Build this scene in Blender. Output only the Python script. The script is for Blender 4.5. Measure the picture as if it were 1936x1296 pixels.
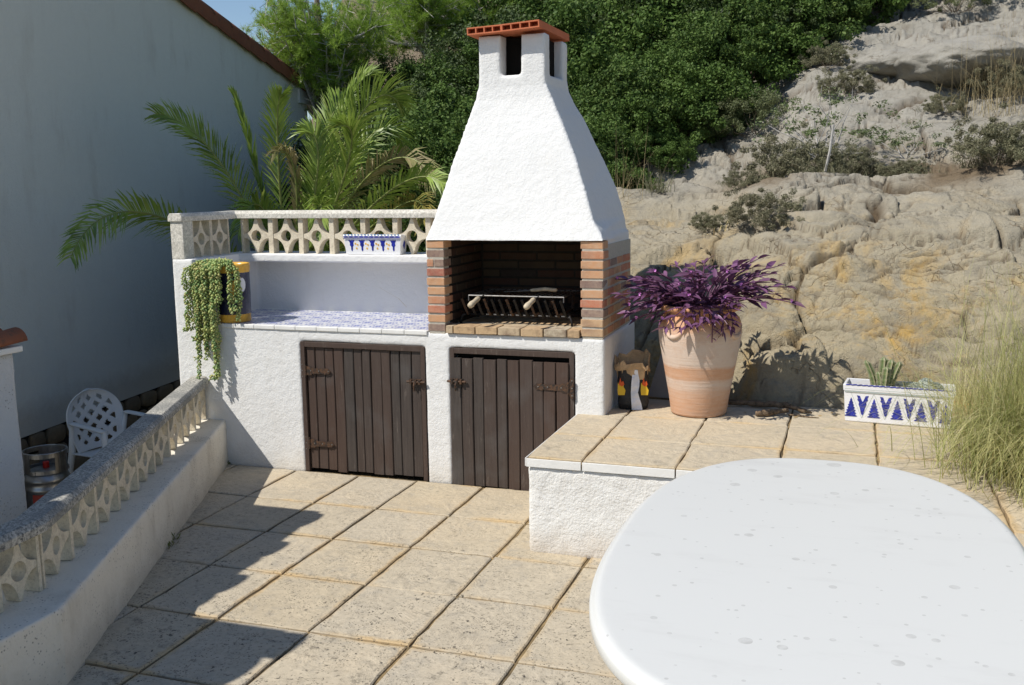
import bpy, bmesh, math, random
import numpy as np
from mathutils import Vector, Matrix, Euler
random.seed(7); RNG = np.random.default_rng(7)
for o in list(bpy.data.objects): bpy.data.objects.remove(o)
S = bpy.context.scene; COL = S.collection

# ------------------------------------------------------------------ camera
F_PX = 1880.0
v1 = np.array([642., -303., F_PX]); v2 = np.array([5638., 218., -F_PX])
_Y = v1/np.linalg.norm(v1); _X = v2-_Y*(v2@_Y); _X /= np.linalg.norm(_X); _Z = np.cross(_X, _Y)
RC = np.stack([_X, _Y, _Z]); CAM = np.array([0, 0, 1.72])
cd = bpy.data.cameras.new('camera'); cam = bpy.data.objects.new('camera', cd); COL.objects.link(cam)
cd.sensor_width = 36; cd.lens = 36*F_PX/1936; cd.clip_start = .05; cd.clip_end = 2000
r_, u_, b_ = RC[:, 0], -RC[:, 1], -RC[:, 2]
cam.matrix_world = Matrix(((r_[0], u_[0], b_[0], 0), (r_[1], u_[1], b_[1], 0), (r_[2], u_[2], b_[2], 1.72), (0, 0, 0, 1)))
S.camera = cam
# ------------------------------------------------------------------ light
SUN = Vector((.57, .56, -1.0)).normalized()          # travel direction
w = bpy.data.worlds.new('World'); S.world = w; w.use_nodes = True
nt = w.node_tree; sky = nt.nodes.new('ShaderNodeTexSky'); sky.sky_type = 'NISHITA'; sky.sun_disc = False
sky.sun_elevation = math.asin(-SUN.z); sky.sun_rotation = math.atan2(-SUN.x, -SUN.y)
sky.air_density = 1.0; sky.dust_density = .1; sky.ozone_density = 2.5
nt.links.new(sky.outputs[0], nt.nodes['Background'].inputs[0]); nt.nodes['Background'].inputs[1].default_value = .096
sd = bpy.data.lights.new('sun', 'SUN'); sd.energy = 4.25; sd.angle = math.radians(.53); sd.color = (1, .955, .88)
so = bpy.data.objects.new('sun', sd); COL.objects.link(so); so.rotation_euler = SUN.to_track_quat('-Z', 'Y').to_euler()
so.location = (-6, -6, 10)
S.view_settings.view_transform = 'Standard'; S.view_settings.look = 'None'; S.view_settings.gamma = 1
S.view_settings.exposure = .22
S.render.engine = 'CYCLES'

def at(px, py, ax, val):
    v = RC @ np.array([px-968, py-648, F_PX]); t = (val-CAM[ax])/v[ax]; return Vector(CAM+t*v)

# ------------------------------------------------------------------ object helpers
def link(name, me, parent=None, loc=None):
    o = bpy.data.objects.new(name, me); COL.objects.link(o)
    if parent: o.parent = parent
    if loc is not None: o.location = loc
    return o
def tag(o, label=None, cat=None, group=None, kind=None):
    if label: o['label'] = label
    if cat: o['category'] = cat
    if group: o['group'] = group
    if kind: o['kind'] = kind
    return o
def empty(name, loc, label, cat, group=None, rz=0):
    o = link(name, None, None, loc); o.rotation_euler.z = rz; o.empty_display_size = .1
    return tag(o, label, cat, group)
def mesh(vs, fs, mat=None, smooth=False, name='mesh'):
    me = bpy.data.meshes.new(name); me.from_pydata([tuple(v) for v in vs], [], fs); me.update()
    if mat: me.materials.append(mat)
    if smooth: me.shade_smooth()
    return me
def np_mesh(V, Q, mat, smooth=False, mats=None, midx=None):
    """fast mesh from arrays of vertices and quads / triangles"""
    V = np.asarray(V, np.float32); Q = np.asarray(Q, np.int32); k = Q.shape[1]
    me = bpy.data.meshes.new('mesh'); me.vertices.add(len(V)); me.vertices.foreach_set('co', V.ravel())
    me.loops.add(Q.size); me.loops.foreach_set('vertex_index', Q.ravel())
    me.polygons.add(len(Q)); me.polygons.foreach_set('loop_start', np.arange(0, Q.size, k, dtype=np.int32))
    me.polygons.foreach_set('loop_total', np.full(len(Q), k, np.int32))
    for m in (mats or [mat]): me.materials.append(m)
    if midx is not None: me.polygons.foreach_set('material_index', np.asarray(midx, np.int32))
    me.update(calc_edges=True); me.validate()
    if smooth: me.shade_smooth()
    return me
class MB:
    def __init__(s): s.v = []; s.f = []
    def add(s, vs, fs):
        n = len(s.v); s.v += [tuple(v) for v in vs]; s.f += [tuple(i+n for i in f) for f in fs]; return s
    def box(s, x0, x1, y0, y1, z0, z1, M=None):
        vs = [Vector((x, y, z)) for x in (x0, x1) for y in (y0, y1) for z in (z0, z1)]
        if M: vs = [M @ v for v in vs]
        return s.add(vs, [(0, 1, 3, 2), (4, 6, 7, 5), (0, 4, 5, 1), (2, 3, 7, 6), (0, 2, 6, 4), (1, 5, 7, 3)])
    def tube(s, pts, r, n=8, caps=True):
        pts = [Vector(p) for p in pts]; rr = r if isinstance(r, (list, tuple)) else [r]*len(pts)
        rings = []; up = Vector((0, 0, 1)); prev = None
        for i, p in enumerate(pts):
            d = (pts[min(i+1, len(pts)-1)]-pts[max(i-1, 0)]).normalized()
            if prev is None:
                a = d.cross(up); a = a if a.length > .05 else d.cross(Vector((1, 0, 0)))
            else: a = prev-d*prev.dot(d)
            a.normalize(); prev = a; b = d.cross(a)
            rings.append([p+(a*math.cos(2*math.pi*k/n)+b*math.sin(2*math.pi*k/n))*rr[i] for k in range(n)])
        vs = [v for R in rings for v in R]; fs = []
        for i in range(len(rings)-1):
            for k in range(n):
                fs.append((i*n+k, i*n+(k+1) % n, (i+1)*n+(k+1) % n, (i+1)*n+k))
        if caps: fs += [tuple(range(n))[::-1], tuple((len(rings)-1)*n+k for k in range(n))]
        return s.add(vs, fs)
    def lathe(s, prof, n=32, c=(0, 0, 0), cap0=True, cap1=True):
        c = Vector(c); vs = [c+Vector((r*math.cos(2*math.pi*k/n), r*math.sin(2*math.pi*k/n), z)) for r, z in prof for k in range(n)]
        fs = [(i*n+k, i*n+(k+1) % n, (i+1)*n+(k+1) % n, (i+1)*n+k) for i in range(len(prof)-1) for k in range(n)]
        if cap0: fs.append(tuple(range(n))[::-1])
        if cap1: fs.append(tuple((len(prof)-1)*n+k for k in range(n)))
        return s.add(vs, fs)
    def prism(s, poly, y0, y1, ax='y'):
        n = len(poly)
        P = (lambda a, b, c: (a, c, b)) if ax == 'y' else ((lambda a, b, c: (a, b, c)) if ax == 'z' else (lambda a, b, c: (c, a, b)))
        vs = [P(a, b, y0) for a, b in poly]+[P(a, b, y1) for a, b in poly]
        return s.add(vs, [tuple(range(n)), tuple(range(2*n-1, n-1, -1))]+[(i, i+n, (i+1) % n+n, (i+1) % n) for i in range(n)])
    def fix(s, me):
        bm = bmesh.new(); bm.from_mesh(me); bmesh.ops.recalc_face_normals(bm, faces=bm.faces); bm.to_mesh(me); bm.free()
    def build(s, name, mat, parent=None, smooth=False, bevel=0, loc=None, seg=2):
        me = mesh(s.v, s.f, mat, smooth, name); s.fix(me)
        o = link(name, me, parent, loc)
        if bevel:
            m = o.modifiers.new('b', 'BEVEL'); m.width = bevel; m.segments = seg; m.limit_method = 'ANGLE'
            me.shade_smooth(); n = o.modifiers.new('w', 'WEIGHTED_NORMAL')
        return o
TEX = {}
def clouds(scale, depth=3):
    k = (scale, depth)
    if k not in TEX:
        t = bpy.data.textures.new('clouds', 'CLOUDS'); t.noise_scale = scale; t.noise_depth = depth; TEX[k] = t
    return TEX[k]
def plaster(mb, name, mat, parent=None, vox=.014, big=.012, small=.004, sm=4):
    """union of closed shapes turned into one hand-plastered, soft-edged body"""
    o = mb.build(name, mat, parent)
    m = o.modifiers.new('r', 'REMESH'); m.mode = 'VOXEL'; m.voxel_size = vox; m.use_smooth_shade = True
    m = o.modifiers.new('s', 'SMOOTH'); m.factor = .5; m.iterations = sm
    if big: m = o.modifiers.new('d', 'DISPLACE'); m.texture = clouds(.28, 2); m.strength = big; m.mid_level = .5; m.texture_coords = 'GLOBAL'
    if small: m = o.modifiers.new('d2', 'DISPLACE'); m.texture = clouds(.03, 2); m.strength = small; m.mid_level = .5; m.texture_coords = 'GLOBAL'
    return o
def dup_obj(o, parent=None, loc=None, rot=None, scale=None):
    c = o.copy(); COL.objects.link(c)
    if parent is not None: c.parent = parent
    if loc is not None: c.location = loc
    if rot is not None: c.rotation_euler = rot
    if scale is not None: c.scale = scale
    return c

# ------------------------------------------------------------------ materials
class N:
    def __init__(s, name):
        s.m = bpy.data.materials.new(name); s.m.use_nodes = True; s.t = s.m.node_tree
        s.b = s.t.nodes['Principled BSDF']; s.out = s.t.nodes['Material Output']
        s.geo = s.n('ShaderNodeNewGeometry'); s.pos = s.geo.outputs['Position']; s.tc = s.n('ShaderNodeTexCoord')
    def n(s, t, **k):
        x = s.t.nodes.new(t)
        for a, b in k.items(): setattr(x, a, b)
        return x
    def l(s, a, b): s.t.links.new(a, b)
    def inp(s, node, i, v):
        if hasattr(v, 'is_output') or isinstance(v, bpy.types.NodeSocket): s.l(v, node.inputs[i])
        else: node.inputs[i].default_value = v
    def noise(s, scale, detail=4, rough=.55, vec=None, dist=0, stretch=None):
        x = s.n('ShaderNodeTexNoise'); x.inputs['Scale'].default_value = scale; x.inputs['Detail'].default_value = detail
        x.inputs['Roughness'].default_value = rough; x.inputs['Distortion'].default_value = dist
        v = vec or s.pos
        if stretch:
            mp = s.n('ShaderNodeMapping'); mp.inputs['Scale'].default_value = stretch; s.l(v, mp.inputs[0]); v = mp.outputs[0]
        s.l(v, x.inputs['Vector']); return x.outputs['Fac']
    def voro(s, scale, feature='F1', vec=None, out='Distance', rand=1):
        x = s.n('ShaderNodeTexVoronoi', feature=feature); x.inputs['Scale'].default_value = scale; x.inputs['Randomness'].default_value = rand
        s.l(vec or s.pos, x.inputs['Vector']); return x.outputs[out]
    def ramp(s, fac, stops, mode='LINEAR'):
        x = s.n('ShaderNodeValToRGB'); r = x.color_ramp; r.interpolation = mode
        while len(r.elements) < len(stops): r.elements.new(.5)
        for e, (p, c) in zip(r.elements, stops):
            e.position = p; e.color = (c, c, c, 1) if not hasattr(c, '__len__') else (*c, 1)
        s.l(fac, x.inputs[0]); return x.outputs[0]
    def mix(s, f, a, b, mode='MIX'):
        x = s.n('ShaderNodeMix', data_type='RGBA', blend_type=mode)
        for i, v in ((0, f), (6, a), (7, b)):
            if isinstance(v, (tuple, list)): v = (*v, 1) if len(v) == 3 else v
            s.inp(x, i, v)
        return x.outputs[2]
    def math(s, op, a, b=0.0, c=0.0, clamp=False):
        x = s.n('ShaderNodeMath', operation=op, use_clamp=clamp); s.inp(x, 0, a); s.inp(x, 1, b)
        if op in ('COMPARE', 'MULTIPLY_ADD', 'SMOOTH_MIN'): s.inp(x, 2, c)
        return x.outputs[0]
    def sep(s, v):
        x = s.n('ShaderNodeSeparateXYZ'); s.l(v, x.inputs[0]); return x.outputs
    def bump(s, h, strength=.5, dist=.01, prev=None):
        x = s.n('ShaderNodeBump'); x.inputs['Strength'].default_value = strength; x.inputs['Distance'].default_value = dist
        s.l(h, x.inputs['Height'])
        if prev: s.l(prev, x.inputs['Normal'])
        return x.outputs[0]
    def fin(s, col, rough=.8, nrm=None, spec=.3, metal=0, trans=None):
        s.inp(s.b, 'Base Color', (*col, 1) if isinstance(col, tuple) else col); s.inp(s.b, 'Roughness', rough)
        s.b.inputs['Specular IOR Level'].default_value = spec; s.b.inputs['Metallic'].default_value = metal
        if nrm: s.l(nrm, s.b.inputs['Normal'])
        if trans:
            tr = s.n('ShaderNodeBsdfTranslucent'); s.inp(tr, 0, col if not isinstance(col, tuple) else (*col, 1))
            mx = s.n('ShaderNodeMixShader'); mx.inputs[0].default_value = trans
            s.l(s.b.outputs[0], mx.inputs[1]); s.l(tr.outputs[0], mx.inputs[2]); s.l(mx.outputs[0], s.out.inputs[0])
        return s.m
def stucco(name, base=(.755, .75, .735), dirt=(.55, .50, .42), coarse=1.0, amt=.35, lichen=False):
    n = N(name)
    a = n.ramp(n.noise(1.7, 5, .6), [(.42, 0), (.75, 1)]); st = n.ramp(n.noise(5, 5, .7, stretch=(1, 1, .25)), [(.5, 0), (.8, 1)])
    f = n.math('MULTIPLY', n.math('MULTIPLY', a, st), amt*2, clamp=True)
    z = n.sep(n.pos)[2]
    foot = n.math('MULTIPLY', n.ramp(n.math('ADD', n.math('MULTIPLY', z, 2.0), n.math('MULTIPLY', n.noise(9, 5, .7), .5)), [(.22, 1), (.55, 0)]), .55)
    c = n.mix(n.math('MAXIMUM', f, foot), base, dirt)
    c = n.mix(n.ramp(n.noise(14, 4), [(.35, 0), (.7, .16)]), c, tuple(x*.9 for x in base))
    if lichen:
        sp = n.ramp(n.voro(70), [(.12, 1), (.3, 0)]); sp = n.math('MULTIPLY', sp, n.ramp(n.noise(8, 4), [(.45, 0), (.62, .8)]))
        c = n.mix(sp, c, (.16, .145, .12))
    grit = n.noise(75, 3, .7); lump = n.noise(28, 3, .5)
    b1 = n.bump(lump, .30*coarse, .010); b2 = n.bump(grit, .60*coarse, .006, b1)
    return n.fin(c, .88, b2, .2)
M = {}
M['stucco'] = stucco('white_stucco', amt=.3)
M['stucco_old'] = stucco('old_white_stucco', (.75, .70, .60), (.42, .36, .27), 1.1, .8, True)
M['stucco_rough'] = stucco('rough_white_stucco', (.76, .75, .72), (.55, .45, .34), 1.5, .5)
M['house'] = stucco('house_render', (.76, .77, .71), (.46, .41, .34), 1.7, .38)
M['pillar'] = stucco('pillar_render', (.62, .62, .62), (.3, .3, .3), 1.6, .6, True)

def simple(name, col, rough=.6, spec=.4, metal=0, nz=None, bump=None, var=.25):
    n = N(name); c = col
    if nz: c = n.mix(n.ramp(n.noise(nz, 5, .65), [(.35, 0), (.7, 1)]), tuple(x*(1-var) for x in col), tuple(min(1, x*(1+var)) for x in col))
    nr = n.bump(n.noise(bump[0], 4, .6), bump[1], bump[2]) if bump else None
    return n.fin(c, rough, nr, spec, metal)
# brick, one colour per piece
def brickmat(name, k=1.0, soot_shade=0):
    n = N(name); oi = n.n('ShaderNodeObjectInfo')
    c = n.ramp(oi.outputs['Random'], [(0, (.50, .22, .12)), (.22, (.56, .30, .16)), (.42, (.50, .17, .10)), (.58, (.53, .34, .19)), (.70, (.36, .10, .07)), (.80, (.50, .33, .19)), (.90, (.22, .15, .13)), (1, (.45, .20, .13))], 'CONSTANT')
    c = n.mix(n.ramp(n.noise(40, 5, .7), [(.35, 0), (.7, .5)]), c, (.55, .42, .30))
    c = n.mix(n.ramp(n.noise(9, 4), [(.5, 0), (.72, .5)]), c, (.22, .12, .09))
    if soot_shade: c = n.mix(soot_shade, c, (.02, .018, .016))
    nr = n.bump(n.noise(120, 4, .7), .5, .004)
    return n.fin(c, .9, nr, .15)
M['brick'] = brickmat('brick'); M['brick_soot_shade'] = brickmat('shaded_sooty_brick', soot_shade=.90)  # second brick is darkened for soot and for the unlit firebox
n = N('hearth_brick'); oi = n.n('ShaderNodeObjectInfo')
c = n.mix(oi.outputs['Random'], (.50, .34, .19), (.46, .40, .30)); c = n.mix(n.ramp(n.noise(14, 5, .7), [(.48, 0), (.66, .7)]), c, (.16, .10, .07))
M['hearth'] = n.fin(c, .9, n.bump(n.noise(90, 4), .4, .004), .15)
n = N('mortar'); c = n.mix(n.noise(60, 4, .7), (.40, .37, .31), (.66, .61, .52)); M['mortar'] = n.fin(c, .95, n.bump(n.noise(110, 4, .75), .9, .008), .1)
n = N('dark_mortar'); c = n.mix(n.noise(30, 4), (.018, .016, .014), (.05, .045, .04)); M['mortar_dark'] = n.fin(c, .95, None, .1)  # near-black joints; the firebox shade is part of this colour
# paving
def paving(name, warm, spots):
    n = N(name); oi = n.n('ShaderNodeObjectInfo'); p = n.sep(n.tc.outputs['Generated'])
    c = n.mix(n.noise(3.2, 6, .65), (.40, .335, .235), (.61, .515, .37))
    c = n.mix(n.math('MULTIPLY', oi.outputs['Random'], .45), c, (.60, .51, .38) if warm else (.50, .46, .39))
    c = n.mix(n.ramp(n.noise(26, 6, .75), [(.4, 0), (.75, .5)]), c, (.28, .24, .18))
    c = n.mix(n.ramp(n.noise(1.3, 4, .6), [(.5, 0), (.7, .45)]), c, (.62, .50, .34))
    c = n.mix(n.ramp(n.noise(7, 5, .7, dist=1.5), [(.52, 0), (.68, .5)]), c, (.33, .30, .25))
    ex = n.math('ABSOLUTE', n.math('SUBTRACT', p[0], .5)); ey = n.math('ABSOLUTE', n.math('SUBTRACT', p[1], .5))
    e = n.math('MAXIMUM', ex, ey); e = n.math('ADD', e, n.math('MULTIPLY', n.math('SUBTRACT', n.noise(9, 5, .7), .5), .16))
    edge = n.ramp(e, [(.435, 0), (.485, 1)])
    ef = n.math('MULTIPLY', edge, n.ramp(n.noise(2.6, 3), [(.42, .0), (.64, .85)]))
    c = n.mix(ef, c, (.50, .36, .19))
    # lichen dots
    nz = n.noise(26, 3); vv = n.n('ShaderNodeVectorMath', operation='ADD'); n.l(n.pos, vv.inputs[0])
    cb = n.n('ShaderNodeCombineXYZ'); n.l(n.math('MULTIPLY', nz, .03), cb.inputs[0]); n.l(cb.outputs[0], vv.inputs[1])
    dens = n.ramp(n.noise(5, 5, .7), [(.44, 0), (.58, 1)])
    d1 = n.math('MULTIPLY', n.ramp(n.noise(52, 3, .6, dist=.6), [(.600, 0), (.640, 1)]), dens)
    d2 = n.math('MULTIPLY', n.ramp(n.voro(85, vec=vv.outputs[0]), [(.16, 1), (.3, 0)]), n.ramp(n.noise(7, 4), [(.42, 0), (.58, 1)]))
    near = n.ramp(n.math('MULTIPLY', n.sep(n.pos)[1], .2), [(.66, 1), (1.0, .35)])
    c = n.mix(n.math('MULTIPLY', n.math('MULTIPLY', n.ramp(n.noise(11, 7, .85), [(.54, 0), (.62, .75)]), n.ramp(n.noise(2.1, 4), [(.40, 0), (.62, 1)])), near), c, (.13, .115, .09))
    c = n.mix(n.math('MULTIPLY', n.math('MAXIMUM', d1, d2), n.math('MULTIPLY', near, spots), clamp=True), c, (.055, .05, .042))
    lo = n.noise(5, 6, .6, dist=2.2); hi = n.noise(38, 5, .7)
    b = n.bump(lo, .45, .03); b = n.bump(hi, .35, .008, b)
    return n.fin(c, .85, b, .2)
M['floor_tile'] = paving('floor_paving', False, .95); M['deck_tile'] = paving('terrace_paving', True, .35)
n = N('floor_grout'); f = n.ramp(n.noise(2.2, 4, .7), [(.42, 0), (.58, 1)]); c = n.mix(f, (.34, .24, .12), (.07, .058, .04)); c = n.mix(n.ramp(n.noise(30, 4), [(.4, 0), (.6, .5)]), c, (.16, .12, .07))
M['grout'] = n.fin(c, .95, n.bump(n.noise(80, 4), .8, .006), .1)
# concrete cap / blocks
n = N('concrete_cap'); c = n.mix(n.ramp(n.noise(75, 6, .8), [(.40, 0), (.60, 1)]), (.12, .12, .115), (.60, .57, .50)); c = n.mix(n.ramp(n.noise(5, 5), [(.4, 0), (.65, .7)]), c, (.20, .20, .19))
M['cap'] = n.fin(c, .9, n.bump(n.noise(110, 4, .7), .5, .004), .15)
n = N('pale_cap'); c = n.mix(n.ramp(n.noise(60, 5, .8), [(.38, 0), (.62, 1)]), (.42, .40, .35), (.78, .74, .66)); c = n.mix(n.ramp(n.noise(7, 5), [(.5, 0), (.75, .6)]), c, (.36, .33, .28))
M['cap_pale'] = n.fin(c, .9, n.bump(n.noise(110, 4, .7), .3, .004), .15)
n = N('cast_block'); c = n.mix(n.noise(7, 6, .7), (.58, .51, .38), (.78, .70, .56)); c = n.mix(n.ramp(n.noise(22, 6, .8), [(.48, 0), (.68, .6)]), c, (.33, .28, .21)); c = n.mix(n.ramp(n.noise(80, 5, .8), [(.5, 0), (.65, .5)]), c, (.30, .26, .20))
M['block'] = n.fin(c, .88, n.bump(n.noise(90, 4), .3, .004), .15)
# wood
n = N('dark_plank'); oi = n.n('ShaderNodeObjectInfo'); g = n.noise(30, 6, .7, stretch=(3, 3, .16)); 
c = n.mix(g, (.018, .014, .012), (.10, .082, .072)); c = n.mix(n.math('MULTIPLY', oi.outputs['Random'], .6), c, (.085, .045, .030)); c = n.mix(n.ramp(n.noise(14, 6, .8, stretch=(2, 2, .3)), [(.6, 0), (.7, .55)]), c, (.20, .17, .145)); c = n.mix(n.ramp(n.noise(4, 5), [(.55, 0), (.8, .6)]), c, (.11, .105, .10))
M['plank'] = n.fin(c, .6, n.bump(g, .5, .004), .35)
n = N('rusty_iron'); c = n.mix(n.ramp(n.noise(60, 5, .7), [(.4, 0), (.6, 1)]), (.035, .03, .027), (.13, .07, .04)); M['rust'] = n.fin(c, .65, n.bump(n.noise(150, 4), .5, .002), .4, .4)
M['iron'] = simple('black_iron', (.022, .02, .02), .5, .5, .5, 60, (120, .5, .002), .5)
M['steel_rod'] = simple('steel_rod', (.16, .155, .15), .5, .5, .6, 60)
M['ember'] = simple('rusted_bar', (.35, .15, .07), .8, .2, 0, 60)
M['handle_wood'] = simple('pale_handle_wood', (.55, .46, .33), .6, .3, 0, 40)
M['black'] = simple('shade_black', (.012, .011, .010), .95, .1)  # flat black standing for the dark in the flue and behind the doors
M['zinc'] = simple('rivet', (.4, .4, .38), .4, .5, .8)
# terracotta tiles
def terra(name, c1, c2, lich=.4):
    n = N(name); c = n.mix(n.noise(9, 5, .7), c1, c2); c = n.mix(n.ramp(n.noise(30, 5, .75), [(.5, 0), (.7, lich)]), c, (.10, .08, .06))
    return n.fin(c, .85, n.bump(n.noise(90, 4), .35, .004), .2)
M['roof_tile'] = terra('roof_tile', (.20, .07, .04), (.32, .13, .07), .7)
M['cap_brick'] = terra('hollow_brick', (.52, .15, .07), (.60, .20, .10), .15)
# rock
n = N('limestone')
z = n.sep(n.pos)[2]
c = n.mix(n.noise(1.4, 6, .65), (.25, .225, .175), (.39, .355, .285))
c = n.mix(n.ramp(n.noise(7, 6, .72), [(.38, 0), (.68, .75)]), c, (.45, .41, .335))
gray = n.ramp(n.math('ADD', z, n.math('MULTIPLY', n.noise(.9, 3), .8)), [(1.35/4, 0), (2.3/4, 1)])
zz = n.math('MULTIPLY', n.math('ADD', z, n.math('MULTIPLY', n.noise(.9, 4, .6), 1.0)), .25)
c = n.mix(n.ramp(zz, [(.38, .55), (.60, 0)]), c, (.40, .325, .19))
och = n.math('MULTIPLY', n.ramp(n.noise(2.3, 6, .7, dist=.8), [(.50, 0), (.66, 1)]), n.ramp(zz, [(.33, .95), (.52, .12)]))
c = n.mix(och, c, (.52, .33, .10))
c = n.mix(n.ramp(zz, [(.50, 0), (.75, .75)]), c, (.33, .315, .28))
c = n.mix(n.ramp(n.noise(3.5, 6, .75), [(.48, 0), (.66, .65)]), c, (.20, .185, .15))
c = n.mix(n.ramp(n.noise(45, 5, .75), [(.55, 0), (.72, .35)]), c, (.12, .11, .09))
at_ = n.n('ShaderNodeAttribute', attribute_name='crack'); c = n.mix(n.math('MULTIPLY', at_.outputs['Fac'], .9), c, (.085, .055, .03))
at2 = n.n('ShaderNodeAttribute', attribute_name='soil'); sc = n.mix(n.noise(20, 5), (.11, .075, .045), (.22, .17, .11)); c = n.mix(n.math('MULTIPLY', at2.outputs['Fac'], .95), c, sc)
wn = n.n('ShaderNodeVectorMath', operation='ADD'); n.l(n.pos, wn.inputs[0]); x = n.n('ShaderNodeTexNoise'); x.inputs['Scale'].default_value = 2.2; x.inputs['Detail'].default_value = 4; n.l(n.pos, x.inputs['Vector'])
sc_ = n.n('ShaderNodeVectorMath', operation='SCALE'); sc_.inputs['Scale'].default_value = 1.3; n.l(x.outputs['Color'], sc_.inputs[0]); n.l(sc_.outputs[0], wn.inputs[1])
v = n.voro(3.1, 'DISTANCE_TO_EDGE', wn.outputs[0]); ck = n.ramp(v, [(0, 0), (.014, 1)])
ckm = n.math('MAXIMUM', ck, n.ramp(n.noise(2.6, 4), [(.40, 0), (.48, 1)]))
c = n.mix(n.math('MULTIPLY', n.math('SUBTRACT', 1.0, ckm), .55), c, (.17, .10, .04))
b = n.bump(n.noise(8, 9, .7), .75, .04); b = n.bump(n.noise(60, 6, .8), .75, .010, b)
v2 = n.ramp(n.voro(9, 'DISTANCE_TO_EDGE', wn.outputs[0]), [(0, 0), (.04, 1)]); v2 = n.math('MAXIMUM', v2, n.ramp(n.noise(3.3, 3), [(.48, 0), (.56, 1)])); b = n.bump(v2, .5, .010, b); b = n.bump(ckm, .7, .012, b)
M['rock'] = n.fin(c, .92, b, .15)
# leaves
def leaf(name, cols, trans=.3, rough=.55, spec=.35, big=1.6):
    n = N(name); c = n.ramp(n.geo.outputs['Random Per Island'], [(i/(len(cols)-1), k) for i, k in enumerate(cols)])
    f = n.ramp(n.noise(big, 3), [(.38, .0), (.62, .5)]); c = n.mix(f, c, tuple(min(1, x*1.5) for x in cols[len(cols)//2]))
    return n.fin(c, rough, None, spec, 0, trans)
M['oak_leaf'] = leaf('oak_leaf', [(.022, .045, .010), (.045, .09, .018), (.08, .135, .028), (.15, .215, .055), (.06, .105, .022)], .25, .6, .2)
M['oak_leaf2'] = leaf('mastic_leaf', [(.035, .06, .018), (.05, .085, .025), (.08, .11, .035), (.06, .095, .03)], .25)
M['pine_leaf'] = leaf('pine_needle', [(.13, .21, .025), (.20, .32, .04), (.29, .41, .07), (.18, .29, .04)], .4)
M['olive_shrub'] = leaf('olive_shrub_leaf', [(.09, .11, .04), (.13, .16, .06), (.17, .19, .09), (.12, .13, .06)], .25)
M['dry_shrub'] = leaf('dry_shrub_leaf', [(.17, .16, .10), (.23, .21, .14), (.13, .135, .075), (.32, .28, .19)], .15, .8, .1)
M['sparse_leaf'] = leaf('sparse_leaf', [(.08, .12, .04), (.12, .16, .06), (.2, .2, .11)], .25)
M['twig'] = simple('twig', (.20, .16, .12), .9, .1, 0, 30); M['grey_twig'] = simple('grey_twig', (.42, .40, .37), .9, .1, 0, 30)
M['bark'] = simple('pine_bark', (.16, .12, .09), .95, .1, 0, 12, (30, .8, .02), .4)
M['palm_g'] = leaf('palm_leaflet', [(.09, .15, .02), (.16, .25, .035), (.25, .34, .06), (.34, .38, .10)], .3, .4, .5, 6)
M['palm_y'] = leaf('palm_leaflet_yellow', [(.13, .16, .03), (.20, .21, .04), (.30, .24, .06), (.15, .18, .04)], .3, .45, .4, 6)
M['palm_b'] = leaf('palm_leaflet_dry', [(.24, .19, .09), (.33, .27, .16), (.18, .18, .06), (.28, .24, .12)], .2, .7, .2, 6)
M['rachis'] = simple('palm_rachis', (.24, .27, .08), .5, .4, 0, 10)
M['grass'] = leaf('feather_grass', [(.16, .22, .05), (.32, .34, .10), (.50, .45, .22), (.22, .28, .07), (.56, .50, .28)], .35, .6, .3, 3)
M['straw'] = leaf('straw', [(.34, .27, .14), (.44, .36, .20), (.26, .20, .11)], .3, .7, .2, 3)
M['dead_leaf'] = leaf('dead_leaf', [(.30, .20, .09), (.42, .30, .15), (.22, .15, .08)], .2, .8, .2, 3)
M['purple'] = leaf('purple_leaf', [(.07, .022, .06), (.11, .04, .10), (.18, .08, .16), (.09, .04, .06)], .15, .4, .5, 8)
M['purple_stem'] = simple('purple_stem', (.12, .045, .09), .5, .4)
M['pink'] = simple('pink_petal', (.72, .26, .68), .6, .3)
M['sedum'] = leaf('sedum_leaf', [(.16, .30, .11), (.24, .38, .14), (.40, .45, .15), (.56, .50, .20), (.18, .30, .13)], .2, .5, .4, 9)
M['weed'] = leaf('weed_leaf', [(.08, .13, .03), (.18, .18, .04)], .3)
# ceramics
n = N('azulejo'); p = n.sep(n.tc.outputs['Object'])
X = n.math('MULTIPLY', p[0], 1/.0725); Yv = n.math('MULTIPLY', p[1], 1/.0725)     # -1..1
ax = n.math('ABSOLUTE', X); ay = n.math('ABSOLUTE', Yv)
r = n.math('SQRT', n.math('ADD', n.math('MULTIPLY', X, X), n.math('MULTIPLY', Yv, Yv)))
def band(v, c0, wd): return n.math('COMPARE', v, c0, wd)
mx, mn = n.math('MAXIMUM', ax, ay), n.math('MINIMUM', ax, ay)
f1 = n.math('MULTIPLY', band(mn, 0, .085), band(mx, .25, .28))
f2 = n.math('MULTIPLY', band(n.math('SUBTRACT', ax, ay), 0, .10), band(r, .30, .16))
wav = n.math('ADD', .68, n.math('MULTIPLY', n.math('COSINE', n.math('MULTIPLY', n.math('ARCTAN2', Yv, X), 8)), .09))
f3 = n.math('COMPARE', r, wav, .075)
f4 = n.math('MULTIPLY', n.math('GREATER_THAN', mn, .66), n.math('LESS_THAN', mx, .9))
ff = n.math('MAXIMUM', n.math('MAXIMUM', f1, f2), n.math('MAXIMUM', f3, f4))
c = n.mix(n.math('MULTIPLY', ff, .85), (.72, .72, .74), (.10, .13, .42)); c = n.mix(n.ramp(n.noise(3, 4), [(.55, 0), (.75, .25)]), c, (.5, .44, .35))
M['azulejo'] = n.fin(c, .25, None, .5)
M['white_glaze'] = simple('white_glaze', (.80, .80, .82), .22, .5, 0, 5, None, .03)
M['white_trim'] = simple('white_trim', (.76, .75, .72), .5, .3, 0, 8, (70, .3, .004), .06)
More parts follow.
